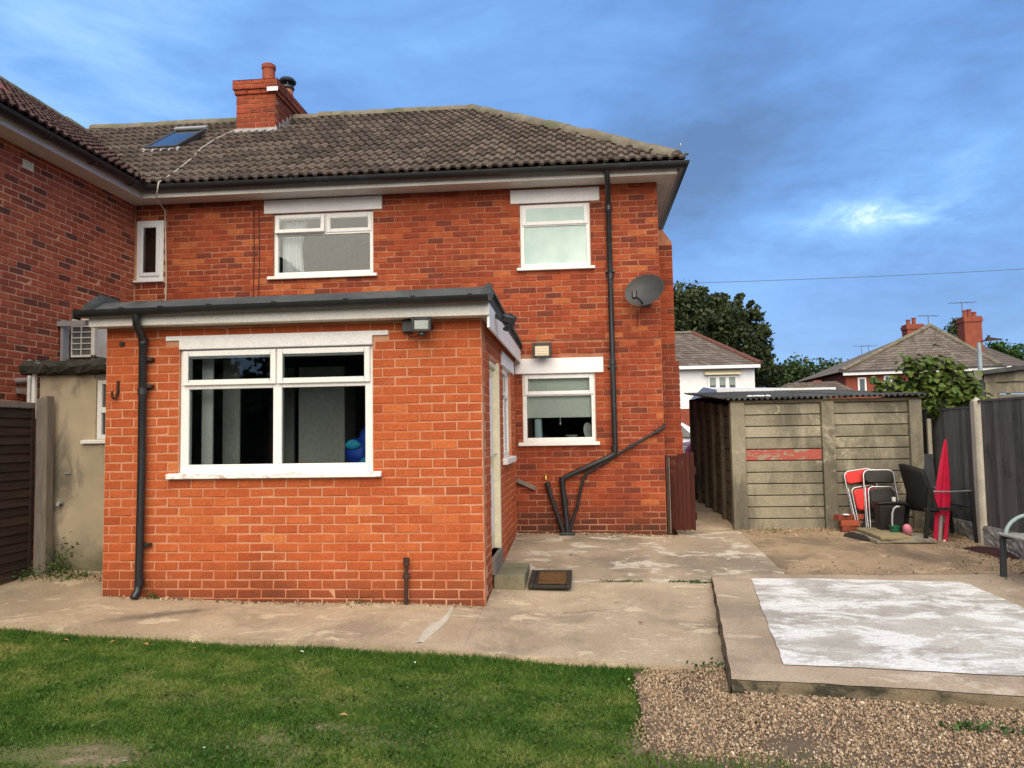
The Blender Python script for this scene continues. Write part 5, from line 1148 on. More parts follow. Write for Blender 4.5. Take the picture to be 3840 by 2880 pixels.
ps = thing('parasol', (4.17, 9.66, .12), 'closed crimson parasol leaning upright through the black armchair', 'parasol')
A, B = Vector((4.185, 9.66, .115)), Vector((4.335, 9.70, 1.36)); ax_ = (B-A)
mb = MB(); ns = 14; st = [(.0, .070), (.12, .085), (.28, .074), (.45, .078), (.60, .064), (.75, .047), (.88, .029), (.96, .018), (1.0, .008)]
mb2 = MB()
for k_, (t, r_) in enumerate(st[2:]):
    for i in range(28):
        a = 2*math.pi*i/28; f = 1+.36*math.cos(5*a+2.2*t)*(1-t*.6)+.12*math.cos(11*a+t); mb2.v.append(tuple(A+ax_*t+Vector((math.cos(a)*r_*f, math.sin(a)*r_*f*.55, 0))))
kk = len(st)-2; mb2.f = [(k_*28+i, k_*28+(i+1) % 28, (k_+1)*28+(i+1) % 28, (k_+1)*28+i) for k_ in range(kk-1) for i in range(28)]+[tuple((kk-1)*28+i for i in range(28))]
mb2.build('canopy', 'redcloth', ps, smooth=40)
for dx, dy in ((-.055, -.02), (.055, -.025)):
    p0 = A+Vector((dx, dy, .03)); p1 = A+ax_*.29+Vector((dx*1.1, dy, 0))
    MB().bar(p0, p1, .045, .02, (0, 1, 0)).build('canopy_tail', 'redcloth', ps, bevel=.006)
MB().tube([A+Vector((0, .005, 0)), A+ax_*.5], .026, 12).build('pole', 'pinkgrey', ps, smooth=60)
MB().tube([A+Vector((.045, -.03, -.03)), A+Vector((.046, -.03, .06))], .014, 10).build('pole_tip', 'white', ps, smooth=60)
mb = MB().add([(4.37, 10.30, .20), (4.52, 10.34, .20), (4.52, 10.36, .20), (4.37, 10.32, .20), (4.365, 10.44, 1.16), (4.515, 10.48, 1.16), (4.515, 10.50, 1.16), (4.365, 10.46, 1.16)], [(0,3,2,1),(4,5,6,7),(0,1,5,4),(1,2,6,5),(2,3,7,6),(3,0,4,7)])
single(mb, 'slate_board', 'slate', 'dark grey board leaning against the fence end behind the parasol', 'board', bevel=.008, seg=2)

# bricks piled by the shed
bpile = brick_meshes('loose_brick', .215, .068, .10, 'brick_wing', 4, 66)
blab = ('bottom front loose brick of the pile by the shed', 'bottom back loose brick of the pile by the shed', 'middle front loose brick of the pile by the shed', 'middle back loose brick of the pile by the shed', 'top left loose brick with pale mortar on it', 'top right loose brick of the pile by the shed')
for i, (x, y, z, rz) in enumerate(((3.36, 10.20, .236, 4), (3.42, 10.32, .236, 10), (3.345, 10.19, .305, -3), (3.43, 10.30, .305, 6), (3.31, 10.23, .374, 24), (3.44, 10.29, .374, -8))):
    o = bpy.data.objects.new('loose_brick', bpile[i % 4]); C.objects.link(o); o.location = (x, y, z); o.rotation_euler = (0, 0, R_(rz)); tag(o, blab[i], 'brick', 'bricks piled by the shed')
single(MB().box(3.27, 3.34, 10.18, 10.26, .408, .42), 'mortar_lump', 'lintel', 'pale lump of mortar on top of the loose bricks', 'mortar lump', bevel=.004)
# paving slabs
def flag(name, m_, label, c, sx, sy, h, rz, tilt=0):
    mb = MB().box(-sx/2, sx/2, -sy/2, sy/2, 0, h); o = place(name, mb.mesh(name, m_), None, .008, 2); o.location = c; o.rotation_euler = (R_(tilt), 0, R_(rz)); LOC[o.name] = Vector(c); return tag(o, label, 'paving slab', 'stacked paving slabs')
flag('paving_slab', 'paver', 'lower grey paving slab lying to the right under the parasol', (3.84, 9.73, .165), .50, .50, .042, -4, 2)
flag('paving_slab', 'paver_yellow', 'buff paving slab on top with the green pot on it', (3.60, 9.82, .205), .36, .68, .042, 4, 2)
flag('paving_slab', 'paver', 'bottom paving slab of the left stack beside the black sack', (3.56, 9.84, .16), .40, .66, .042, 9, 2)
mb = MB(); pts = [(3.22, 9.98, .20), (3.28, 9.90, .225), (3.36, 9.78, .205), (3.42, 9.68, .18)]
for i, p in enumerate(pts):
    for j in range(9):
        t = math.pi*j/8; mb.v.append((p[0]+.05*math.cos(t)+.01*math.sin(i*2+j), p[1]+.05*math.cos(t), .15+(p[2]-.14)*math.sin(t)+.004*math.sin(5*j+i)))
mb.f = [(i*9+j, i*9+j+1, (i+1)*9+j+1, (i+1)*9+j) for i in range(3) for j in range(8)]+[tuple(range(9)), tuple(27+j for j in range(9))]
single(mb, 'rubble_sack', 'rubber', 'crumpled black sack on the concrete left of the paving slabs', 'sack', smooth=60)
mb = MB().lathe([(0, .0), (.045, 0), (.058, .095), (.064, .096), (.064, .112), (.056, .112), (.048, .02), (0, .02)], (3.735, 9.80, .212), 18); single(mb, 'plant_pot', 'green', 'small dark green plastic pot standing on the paving slab', 'pot', smooth=40)
mb = MB().lathe([(0, .0), (.035, .01), (.055, .06), (.045, .13), (.02, .165), (.0, .17), (.012, .15), (.03, .12), (.042, .06), (.028, .015), (0, .008)], (0, 0, 0), 16); mb.v = [tuple(Vector((3.885, 9.78, .225)) + Euler((R_(38), R_(-28), 0)).to_matrix() @ Vector(p)) for p in mb.v]
single(mb, 'toy_scoop', 'pink', 'pink plastic toy scoop tipped over beside the green pot', 'toy', smooth=50)
mb = MB(); nr, na = 8, 26
for i in range(nr+1):
    for j in range(na):
        t = 2*math.pi*j/na; r_ = i/nr; x = 4.44+r_*.15*math.cos(t)*(1+.25*math.sin(3*t+1))-.10*r_*math.sin(t); y = 8.98+r_*.33*math.sin(t)*(1+.15*math.cos(2*t)); mb.v.append((x, y, zg(x, y)+.012+.05*(1-r_*r_)*(1+.4*math.sin(9*x+6*y))+.006*math.sin(31*x+17*y)*(1-r_)))
mb.f = [(i*na+j, i*na+(j+1) % na, (i+1)*na+(j+1) % na, (i+1)*na+j) for i in range(nr) for j in range(na)]
single(mb, 'fabric_heap', 'maroon', 'wet dark maroon fabric heap on the ground along the fence foot', 'fabric', smooth=60)

# bench at the right edge
be_ = thing('garden_bench', (4.1, 7.1, .02), 'iron garden bench with pale slats cut off by the right edge', 'bench')
for y in (7.70, 6.35):
    mb = MB(); mb.prism([(3.868, y-.025, .015), (3.918, y-.025, .015), (3.93, y-.025, .45), (3.885, y-.025, .45)], (0, .05, 0)); mb.build('leg', 'benchiron', be_, bevel=.008)
    mb = MB(); mb.prism([(4.37, y-.025, .01), (4.42, y-.025, .01), (4.36, y-.025, .45), (4.31, y-.025, .45)], (0, .05, 0)); mb.build('leg', 'benchiron', be_, bevel=.008)
    mb = MB().tube([(3.935, y, .47)]+[(3.935+.24*(1-math.cos(t)), y, .47+.20*math.sin(t)) for t in np.linspace(.2, 1.57, 8)]+[(4.36, y, .665)], .018, 10); mb.build('arm', 'benchgreen', be_, smooth=60)
    MB().bar((3.885, y, .462), (4.38, y, .452), .04, .03).build('seat_bearer', 'benchiron', be_, bevel=.006)
    MB().tube([(4.36, y, .45), (4.40, y, .65), (4.46, y, .88)], .018, 10).build('back_post', 'benchgreen', be_, smooth=60)
for i in range(5): MB().box(3.878+i*.098, 3.958+i*.098, 6.28, 7.74, .478-.003*i, .500-.003*i).build('slat', 'benchslat', be_, bevel=.005)
for i in range(3): MB().box(4.395+i*.025, 4.415+i*.025, 6.3, 7.73, .60+i*.09, .66+i*.09).build('back_slat', 'benchslat', be_, bevel=.004)
# ================================================================= BACKGROUND
def P_(u, v, Y):
    d_ = pix(u, v); p = d_*(Y/d_.y); return (p.x, Y, CAMZ+p.z)
def hip_roof(mb, x0, x1, y0, y1, ze, zr, rx0, rx1, ry, t=.12):
    A = [(x0,y0,ze),(x1,y0,ze),(x1,y1,ze),(x0,y1,ze),(rx0,ry,zr),(rx1,ry,zr)]
    mb.add(A, [(0,1,5,4),(1,2,5),(2,3,4,5),(3,0,4),(0,3,2,1)]); mb.a = [.5]*len(mb.v); return mb
def course_field(parent, quad, rows, m_, tw=.30, seed=3, name='tile_field'):
    """courses of far tiles as real stepped strips; quad = eaveL, eaveR, ridgeR, ridgeL"""
    r = random.Random(seed); a, b, c, d = [V3(p) for p in quad]; nrm = (b-a).cross(d-a).normalized(); mb = MB(); A = []
    for j in range(rows):
        l0, r0 = a.lerp(d, j/rows), b.lerp(c, j/rows); l1, r1 = a.lerp(d, (j+1)/rows), b.lerp(c, (j+1)/rows); n = max(1, int((r0-l0).length/tw))
        for i in range(n):
            p, q = l0.lerp(r0, (i+.03)/n), l0.lerp(r0, (i+.97)/n); s_, t_ = l1.lerp(r1, (i+.97)/n), l1.lerp(r1, (i+.03)/n); h = .05+r.uniform(-.01, .012)
            mb.add([p+nrm*h, q+nrm*h, s_+nrm*.015, t_+nrm*.015, p, q], [(0,1,2,3),(4,5,1,0)]); A += [r.random()]*6
    mb.a = A; o = mb.build(name, m_, parent); o['kind'] = 'stuff'; return o
S = lambda X, Z, Y0, Y1: (X*Y1/Y0, 1.5+(Z-1.5)*Y1/Y0)
# ---- white rendered house
k40 = 40/26.
wh = thing('white_house', (5, 42, .33), 'white rendered house with brown hipped roof and three-light window beyond the shed', 'house')
ez = 1.5+(3.60-1.5)*k40; wx1 = 5.692*k40; wz = 1.5+(2.26-1.5)*k40
MB().box(-4, wx1, 40, 48, wz, ez+.05).build('wall', 'renderwhite', wh); MB().box(-3.98, wx1-.02, 40.02, 47.9, .2, wz).build('brick_base', 'farbrick', wh)
rz_ = 1.5+(4.78-1.5)*44.2/26; rx1 = 3.704*44.2/26
wr = hip_roof(MB(), -4.5, wx1+.25, 39.6, 48.6, ez+.1, rz_, -2, rx1, 44.2).build('roof', 'tile_far', wh)
course_field(wr, [(-4.5, 39.6, ez+.1), (wx1+.25, 39.6, ez+.1), (rx1, 44.2, rz_), (-2, 44.2, rz_)], 15, 'tile_far')
ridge_run(wr, (wx1+.25, 39.6, ez+.18), (rx1, 44.2, rz_+.08), 'ironred', .13, .5, 'hip_tile'); ridge_run(wr, (-2, 44.2, rz_+.06), (rx1, 44.2, rz_+.06), 'ridge', .12, .5)
MB().box(-4.4, wx1+.2, 39.55, 39.62, ez-.06, ez+.10).build('gutter', 'upvc', wh)
a, b = 4.165*k40, 5.114*k40; c, d = 1.5+1.29*k40, 1.5+1.835*k40
mb = MB(); frame_bars(mb, a, b, c, d, .09, 39.93, 40.0)
for t in (1/3, 2/3): mb.box(lerp(a, b, t)-.09, lerp(a, b, t)+.09, 39.935, 40.0, c+.05, d-.05)
fw_ = mb.build('window', 'upvc', wh)
for i in range(3):
    p, q_ = lerp(a, b, i/3)+.11, lerp(a, b, (i+1)/3)-.11
    MB().box(p, q_, 39.975, 39.99, c+.1, d-.1).build('pane', 'carglass', fw_); MB().box(p+.01, q_-.01, 39.968, 39.974, c+.36, d-.1).build('blind', 'blind_far', fw_)
MB().prism([(4.05*k40, 39.70, d+.05), (4.05*k40, 39.98, d+.30), (4.05*k40, 39.98, d+.04)], (1.17*k40, 0, 0)).build('window_hood', 'cream', wh)
# ---- brick house on the right
kk_ = 48/32.
rh = thing('hipped_house', (20, 52, .33), 'red brick house with grey-brown hipped roof and two chimneys at the right', 'house')
zz = lambda Z, Y0=32, Y1=48: 1.5+(Z-1.5)*Y1/Y0
ew = [10.58*kk_, 16.5*kk_]; ze_ = zz(3.72)
MB().box(ew[0], ew[1]-.1, 48, 57, .2, ze_).build('wall', 'farbrick', rh)
apx = (13.94*53/32, 53, zz(5.563, 32, 53)); far = (34, 53, apx[2])
eL, eR, eB = (10.33*kk_, 47.6, zz(3.80)), (16.4*kk_, 47.6, zz(3.88)), (10.33*kk_, 58.4, zz(3.80))
mb = MB(); fR = V3(P_(3120+2380/3.072, 1100+850/3.072, 60)); mb.add([eL, eR, apx, eB, fR], [(0,1,2),(1,4,2),(3,0,2),(4,3,2)]); mb.a = [.5]*5; rr_ = mb.build('roof', 'tile_far', rh)
course_field(rr_, [eL, eR, apx, apx], 18, 'tile_far', .32, 4); course_field(rr_, [eR, fR, apx, apx], 18, 'tile_far', .4, 6, 'side_tile_field')
ridge_run(rr_, (eL[0], eL[1], eL[2]+.1), (apx[0], apx[1], apx[2]+.08), 'ridge', .15, .6, 'hip_tile'); ridge_run(rr_, (eR[0], eR[1], eR[2]+.1), (apx[0], apx[1], apx[2]+.08), 'ridge', .15, .6, 'hip_tile')
MB().bar((eL[0]+.1, 47.6, eL[2]-.14), (eR[0]+.6, 47.6, eR[2]-.12), .05, .20).build('fascia', 'upvc', rh); MB().bar((eL[0]-.1, 47.55, eL[2]-.01), (eR[0]+.3, 47.55, eR[2]-.01), .10, .10).build('gutter', 'black', rh)
for (x0_, x1_, z0_, z1_) in ((11.031, 11.362, 2.9, 3.563), (12.042, 12.363, 3.0, 3.61)):
    a, b, c, d = x0_*kk_, x1_*kk_, zz(z0_), zz(z1_); mb = MB(); frame_bars(mb, a, b, c, d, .10, 47.92, 48.0); w_ = mb.build('window', 'upvc', rh); MB().box(a+.09, b-.09, 47.96, 47.985, c+.09, d-.09).build('pane', 'pane_far', w_)
def far_chimney(parent, x0, x1, y, z0, z1, pots):
    mb = MB(); mb.box(x0, x1, y, y+.9, z0, z1-.35); mb.box(x0-.06, x1+.06, y-.06, y+.96, z1-.35, z1-.12); mb.box(x0-.02, x1+.02, y-.02, y+.92, z1-.12, z1); ch = mb.build('chimney', 'farbrick', parent)
    for px_, h_ in pots: MB().lathe([(.15, 0), (.13, .1), (.13, h_-.05), (.16, h_-.05), (.16, h_), (.10, h_)], (px_, y+.45, z1), 12).build('chimney_pot', 'terracotta', ch, smooth=40)
y1_ = 55.; far_chimney(rh, 13.87*y1_/34, 14.55*y1_/34, y1_, 5, zz(5.93, 34, y1_), ((14.04*y1_/34, .36), (14.27*y1_/34, .48)))
y2_ = 51.; far_chimney(rh, 14.78*y2_/31, 15.42*y2_/31, y2_, 4, zz(5.78, 31, y2_), ((14.92*y2_/31, .45), (15.1*y2_/31, .5), (15.28*y2_/31, .32)))
def aerial(base, h, label, group='television aerials on far roofs', s=1.0, yw=0.0):
    t = thing('tv_aerial', base, label, 'aerial', group); x, y, z = base; c_, s_ = math.cos(yw), math.sin(yw)
    MB().tube([(x, y, z), (x, y, z+h)], .03*s, 6).build('mast', 'wire', t)
    mb = MB(); mb.tube([(x-.8*s*c_, y-.8*s*s_, z+h-.05), (x+.9*s*c_, y+.9*s*s_, z+h-.02)], .02*s, 5)
    for i in range(6):
        u = -.7+i*.28; mb.tube([(x+u*s*c_, y+u*s*s_-.3, z+h-.04), (x+u*s*c_, y+u*s*s_+.3, z+h-.04)], .012*s, 4)
    mb.build('antenna', 'wire', t)
aerial((14.78*y2_/31, y2_+.2, zz(5.5, 31, y2_)), zz(6.36, 31, y2_)-zz(5.5, 31, y2_), 'tall aerial on the right-hand chimney of the hipped house')
aerial((14.75*y1_/34, y1_, zz(5.7, 34, y1_)), .95, 'low tilted aerial beside the left chimney of the hipped house', yw=.3)
for i, (u, v) in enumerate(((3232, 1345), (3259, 1345))):
    d_ = pix(u, v); p = d_*(60/d_.y); aerial((p.x, 60, 1.5+p.z-.3), 1.3, ('left', 'right')[i]+' one of two faint aerials just left of the hipped house', s=.7)
# ---- low roof and white roofed garage behind the shed
lr = thing('low_roofed_house', (12.6, 46, .33), 'low brown roof with a small chimney behind the white sheet roof', 'house')
q46 = 44/30.; mb = MB(); zA, zB = 1.5+1.55*q46, 1.5+1.69*q46
MB().box(7.9*q46, 10.2*q46, 44.3, 50, .2, zA-.1).build('wall', 'farbrick', lr)
mb.add([(7.75*q46, 44, zA-.12), (10.2*q46, 44, zA-.12), (10.2*q46, 47, zB+.35), (8.3*q46, 47, zB+.3), (7.75*q46, 50, zA-.12), (10.2*q46, 50, zA-.12)], [(0,1,2,3),(3,2,5,4),(0,3,4)]); mb.a = [.4]*6; lrr = mb.build('roof', 'tile_far', lr)
course_field(lrr, [(7.75*q46, 44, zA-.12), (10.2*q46, 44, zA-.12), (10.2*q46, 47, zB+.35), (8.3*q46, 47, zB+.3)], 9, 'tile_far', .35, 8)
far_chimney(lr, 8.70*47.5/30, 8.95*47.5/30, 47.2, 3, 1.5+1.87*47/30, ())
wg = thing('white_roofed_garage', (4, 16.5, .3), 'garage with pale white sheet roof just behind the concrete shed', 'garage')
mb = MB(); mb.box(2.75, 4.85, 15.6, 19, .2, 2.28); mb.build('wall', 'sheddark', wg)
mb = MB(); mb.add([(2.65, 15.5, 2.32), (4.93, 15.5, 2.32), (4.93, 17.2, 2.40), (2.65, 17.2, 2.47), (2.65, 19.1, 2.32), (4.93, 19.1, 2.32), (2.65, 15.5, 2.27), (4.93, 15.5, 2.27), (4.93, 19.1, 2.27), (2.65, 19.1, 2.27)], [(0,1,2,3),(3,2,5,4),(6,7,1,0),(7,8,5,2,1),(9,6,0,3,4),(8,9,4,5),(6,9,8,7)]); mb.build('roof', 'whitesheet', wg)
# ---- concrete garage beyond the fence
cg = thing('concrete_garage', (6.6, 13, .2), 'pale concrete garage with dark felt roof beyond the charcoal fence', 'garage')
MB().box(5.70, 5.88, 11.5, 11.62, .1, 2.24).build('post', 'shed', cg, bevel=.01)
for i in range(10):
    z0_ = .30+i*.185; MB().box(5.882, 8.0, 11.53, 11.60, z0_+.008, z0_+.177).build('panel', 'shed', cg, bevel=.006)
MB().box(5.66, 5.72, 11.5, 15, .1, 2.2).build('side_wall', 'slate', cg)
for i in range(7): MB().box(5.64, 5.66, 11.55+.45*i, 11.98+.45*i, .2, 2.15).build('block', 'slate', cg, bevel=.006)
mb = MB(); mb.prism([(5.70, 11.49, 2.13), (8.0, 11.49, 2.19), (8.0, 11.49, 2.46), (5.70, 11.49, 2.235)], (0, .05, 0)); mb.build('gable_board', 'shed', cg)
mb = MB(); mb.prism([(5.52, 11.36, 2.225), (8.1, 11.36, 2.50), (8.1, 11.36, 2.56), (5.52, 11.36, 2.285)], (0, 3.8, 0)); mb.build('roof', 'felt', cg)
MB().box(5.50, 5.60, 11.34, 11.40, 2.16, 2.30).build('barge_end', 'oldwood', cg)
# ---- street lamp
sl_ = thing('street_lamp', (11.9*30/24, 30, .33), 'pale blue-grey street lamp with a dark arm beside the hipped house', 'street lamp')
lx = 11.82*30/24; lz = 1.5+2.506*30/24
MB().lathe([(.10, 0), (.10, 1.2), (.082, 1.25), (.075, lz-.33)], (lx, 30, .33), 12).build('column', 'lamp_post', sl_, smooth=40)
MB().tube([(lx, 30, lz-.05), (lx+.12, 30, lz+.06), (lx+.30, 30, lz+.10)], .035, 8).build('arm', 'ironbrown', sl_, smooth=50)
mb = MB().add([(lx+.25, 29.88, lz+.06), (lx+.85, 29.92, lz+.09), (lx+.85, 30.08, lz+.09), (lx+.25, 30.12, lz+.06), (lx+.30, 29.9, lz+.20), (lx+.80, 29.95, lz+.13), (lx+.80, 30.05, lz+.13), (lx+.30, 30.1, lz+.20)], [(0,3,2,1),(4,5,6,7),(0,1,5,4),(1,2,6,5),(2,3,7,6),(3,0,4,7)]); hd_ = mb.build('lantern', 'ironbrown', sl_, bevel=.01); MB().lathe([(.05, 0), (.05, .08), (0, .09)], (lx+.36, 30, lz+.19), 8).build('photocell', 'ironbrown', hd_)
# ---- overhead wire
pts = []
for i in range(25):
    u = lerp(2480, 4700, i/24); v = lerp(1065, 995, (u-2480)/1360) + 14*math.sin(min(1, max(0, (u-2480)/2220))*math.pi) ; d_ = pix(u, v); pts.append(d_*(22/d_.y)+Vector((0, 0, CAMZ)))
single(MB().tube(pts, .009, 6), 'overhead_wire', 'wire', 'thin dark overhead wire crossing the sky at the right', 'wire')

# ---- cars in the street, seen down the alley
def car(loc, rz, paint, label):
    t = thing('parked_car', (0, 0, 0), label, 'car')
    side = [(-2.0, .32), (-2.02, .62), (-1.9, .86), (-1.25, .98), (-.55, 1.40), (.25, 1.47), (1.15, 1.42), (1.75, 1.05), (1.98, .98), (2.02, .55), (1.95, .32)]
    mb = MB(); k = len(side); ws = [.80, .84, .82, .80, .62, .60, .60, .74, .78, .84, .80]
    mb.v = [(x, -w_, z) for (x, z), w_ in zip(side, ws)]+[(x, w_, z) for (x, z), w_ in zip(side, ws)]; mb.f = [tuple(range(k))[::-1], tuple(range(k, 2*k))]+[(i, (i+1) % k, k+(i+1) % k, k+i) for i in range(k)]
    mb.build('body', paint, t, bevel=.05, seg=3)
    MB().add([(-1.20, -.70, 1.02), (-.60, -.56, 1.375), (-.60, .56, 1.375), (-1.20, .70, 1.02)], [(0,1,2,3)]).add([(-1.22, -.70, 1.03), (-.62, -.56, 1.39), (-.62, .56, 1.39), (-1.22, .70, 1.03)], [(3,2,1,0)]).build('windscreen', 'carglass', t)
    for s_ in (-1, 1):
        for (a, b, c, d) in ((-1.0, -.48, .22, .22), (.28, .28, 1.08, 1.45)):
            MB().add([(a, s_*.80, 1.0), (b, s_*.652, 1.35), (c if c != .22 else .22, s_*.645, 1.38), (d, s_*.80, 1.0)], [(0,1,2,3)]).build('side_window', 'carglass', t)
        for x in (-1.25, 1.25):
            w_ = MB().lathe([(.0, -.10), (.30, -.10), (.32, -.06), (.32, .06), (.30, .10), (0, .10)], (x, s_*.74, .32), 20, (0, 1, 0)).build('wheel', 'tyre', t, smooth=40); MB().lathe([(0, .0), (.2, 0), (.2, .012), (0, .02)], (x, s_*.84, .32), 14, (0, s_, 0)).build('rim', 'galv', w_, smooth=40)
        MB().box(-2.03, -1.93, s_*.62-.14, s_*.62+.14, .68, .80).build('headlight', 'lens', t, bevel=.02); MB().box(1.93, 2.02, s_*.66-.1, s_*.66+.1, .75, .98).build('tail_light', 'redpad', t, bevel=.02)
    t.location = loc; t.rotation_euler = (0, 0, rz); return t
car((1.72, 23.3, .345), 0, 'carwhite', 'white car glimpsed down the alley beside the house')
car((4.55, 20.6, .335), 0, 'carpurple', 'plum coloured car in front of the white one in the alley gap')

# ================================================================= TREES AND PLANTS
def leaf_quads(mb, A, pts, size, r, tone=None, shape=4):
    for p in pts:
        s_ = size*r.uniform(.6, 1.35); q = Euler((r.uniform(-1.1, 1.1), r.uniform(-1.1, 1.1), r.uniform(0, 6.28))).to_matrix(); t = r.random() if tone is None else tone(p, r)
        b = len(mb.v); loc = [(-.5, 0, 0), (-.12, .33, .06), (.5, 0, 0), (-.12, -.33, .06)]
        mb.v += [tuple(V3(p)+q @ (V3(c)*s_)) for c in loc]; mb.f.append((b, b+1, b+2, b+3)); A += [t]*4
def crown(clumps, n_per, size, seed, m_, parent, name='crown', dens=1.0):
    r = random.Random(seed); mb = MB(); A = []
    for (cx, cy, cz, rr, rzz) in clumps:
        pts = []
        tw = [(r.gauss(0, 1), r.gauss(0, 1), r.gauss(0, 1)) for _ in range(9)]
        tw = [V3(t).normalized()*r.uniform(.55, 1.0) for t in tw]
        for _ in range(int(n_per*max(rr*rr, rr*.9)*dens)):
            t = r.choice(tw); o_ = V3((r.gauss(0, .27), r.gauss(0, .27), r.gauss(0, .22)))+t; pts.append((cx+o_.x*rr, cy+o_.y*rr, cz+o_.z*rzz))
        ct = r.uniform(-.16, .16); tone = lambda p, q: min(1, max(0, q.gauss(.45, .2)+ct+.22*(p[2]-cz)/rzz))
        leaf_quads(mb, A, pts, size, r, tone)
    mb.a = A; return mb.build(name, m_, parent)
def trunk(parent, base, top, r0, branches, m_='bark'):
    mb = MB().tube([base, V3(base).lerp(V3(top), .5)+Vector((.1, 0, 0)), top], r0, 10, rs=[r0, r0*.75, r0*.4])
    for b in branches:
        mid = V3(top).lerp(V3(base), .35); mb.tube([mid, mid.lerp(V3(b), .5)+Vector((0, 0, .2)), b], r0*.4, 7, rs=[r0*.35, r0*.22, r0*.08])
    mb.build('trunk', m_, parent, smooth=50)
def c6p(a, b): return (2480+a/3.456, 1040+b/3.456)
t = thing('broadleaf_tree', (7, 56, .33), 'large dark broadleaf tree rising behind the white house', 'tree')
cl = []; Yt = 56
for (a, b, rr) in ((180, 330, 2.3), (320, 300, 2.0), (100, 520, 2.6), (420, 500, 2.6), (600, 420, 2.0), (800, 480, 2.0), (970, 430, 1.4), (700, 640, 2.6), (950, 580, 1.9), (1120, 530, 1.5), (1220, 480, .7), (500, 760, 2.6), (880, 780, 2.2), (1130, 740, 1.3), (1320, 690, 1.0), (1050, 900, 2.0), (1290, 850, 1.0), (1380, 930, .7), (1180, 1020, 1.6), (1330, 1060, .9), (1150, 1200, 1.6), (1420, 1200, 1.1), (1500, 1230, .6), (1290, 1340, 1.1), (790, 260, .6), (1010, 260, .45), (1170, 370, .5), (680, 330, 1.2), (1350, 730, .6), (200, 700, 2.6), (1060, 1300, 1.8), (460, 220, 1.0), (250, 200, 1.5)):
    x, y, z = P_(*c6p(a, b), Yt+rnd.uniform(-2, 2)); cl.append((x, y, z, rr*.68, rr*.52))
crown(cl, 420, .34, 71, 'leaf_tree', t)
bp = P_(*c6p(800, 900), Yt); trunk(t, (bp[0]-.5, Yt, .2), (bp[0], Yt, bp[2]+1.0), .45, [(c_[0], c_[1], c_[2]) for c_ in cl[::3]])
for nm, lab, Y0, arr, sz, n_, mm in (('hedge_tree', 'rounded green tree just right of the large dark tree', 66, ((1560, 1420, 2.0), (1700, 1370, 2.4), (1850, 1330, 2.6), (2000, 1360, 2.3), (1780, 1420, 2.4), (1620, 1390, 1.6)), .36, 210, 'leaf_hedge'), ('hedge_tree', 'smaller green tree tops behind the low brown roof', 68, ((2100, 1390, 2.0), (2230, 1370, 2.2), (2330, 1400, 2.0), (2180, 1420, 2.0)), .36, 210, 'leaf_hedge')):
    t = thing(nm, P_(*c6p(arr[1][0], 1800), Y0)[:2]+(.33,), lab, 'tree', 'trees on the skyline'); cl = [P_(*c6p(a, b), Y0+rnd.uniform(-1, 1))+(rr, rr*.75) for a, b, rr in arr]; crown(cl, n_, sz, 72+len(arr), mm, t); c0 = cl[1]; trunk(t, (c0[0], Y0, .2), (c0[0], Y0, c0[2]), .3, [q[:3] for q in cl])
def c5p(a, b): return (3120+a/3.072, 1100+b/3.072)
t = thing('conifer', P_(*c5p(1436, 800), 70)[:2]+(.33,), 'dark pointed conifer tip behind the hipped roof', 'tree'); cl = [P_(*c5p(1436, b), 70)+(r_, r_*1.1) for b, r_ in ((370, .45), (395, .6), (425, .75), (460, .8), (500, .9))]; crown(cl, 420, .26, 81, 'leaf_tree', t); trunk(t, (cl[0][0], 70, .2), cl[0][:3], .2, [])
t = thing('garden_tree', P_(*c5p(2050, 900), 72)[:2]+(.33,), 'pale green tree top showing over the hipped roof at the right', 'tree'); cl = [P_(*c5p(a, b), 72)+(r_, r_*.8) for a, b, r_ in ((1900, 625, .7), (1990, 650, 1.1), (2080, 690, 1.3), (2150, 720, 1.1), (2060, 760, 1.4))]; crown(cl, 260, .3, 83, 'leaf_weed', t); trunk(t, (cl[1][0], 72, .2), cl[1][:3], .25, [q[:3] for q in cl])

# ---- broad-leaved climber over the fence and shed
vine = thing('climber', (4.9, 10.9, .2), 'broad-leaved green climber spilling over the fence and shed roof', 'climber')
rv = random.Random(5)
lm = []
for i in range(8):
    mb = MB(); pr = [(0, 0), (.12, .16), (.06, .34), (.30, .30), (.42, .48), (.50, .28), (.78, .22), (1.0, 0)]
    up_ = [(x, y, .05*math.sin(x*3)+abs(y)*.25) for x, y in pr]; dn = [(x, -y, .05*math.sin(x*3)+abs(y)*.25) for x, y in pr[1:-1]]
    mid_ = [(x, 0, .05*math.sin(x*3)) for x in (0, .3, .6, 1.0)]
    ring_ = up_ + dn[::-1]; mb.v = ring_+[(.4, 0, .05*math.sin(1.2))]; n_ = len(ring_); mb.f = [(j, (j+1) % n_, n_) for j in range(n_)]
    mb.a = [(i+.5)/8]*len(mb.v); me_ = mb.mesh('leaf', 'leaf_vine'); lm.append(me_)
cents = [(880, 790, .13), (1060, 800, .16), (1000, 870, .18), (1180, 860, .18), (1340, 800, .12), (1390, 880, .12), (1100, 960, .24), (950, 1000, .22), (1250, 980, .22), (1420, 1000, .16), (850, 1080, .20), (760, 1130, .14), (680, 1110, .10), (1000, 1100, .24), (1200, 1100, .26), (1400, 1120, .22), (1550, 1130, .2), (1100, 1190, .2), (1280, 1190, .22), (1470, 1220, .16), (1620, 1190, .14), (1110, 1270, .10), (1180, 1330, .09), (1200, 1390, .06), (860, 1170, .10), (950, 1160, .10), (760, 1010, .10), (1480, 1050, .14), (600, 1060, .08), (520, 1040, .08), (450, 1000, .06), (1570, 1060, .10)]
leaves = []; stems = MB(); bs = Vector((4.95, 11.15, .2))
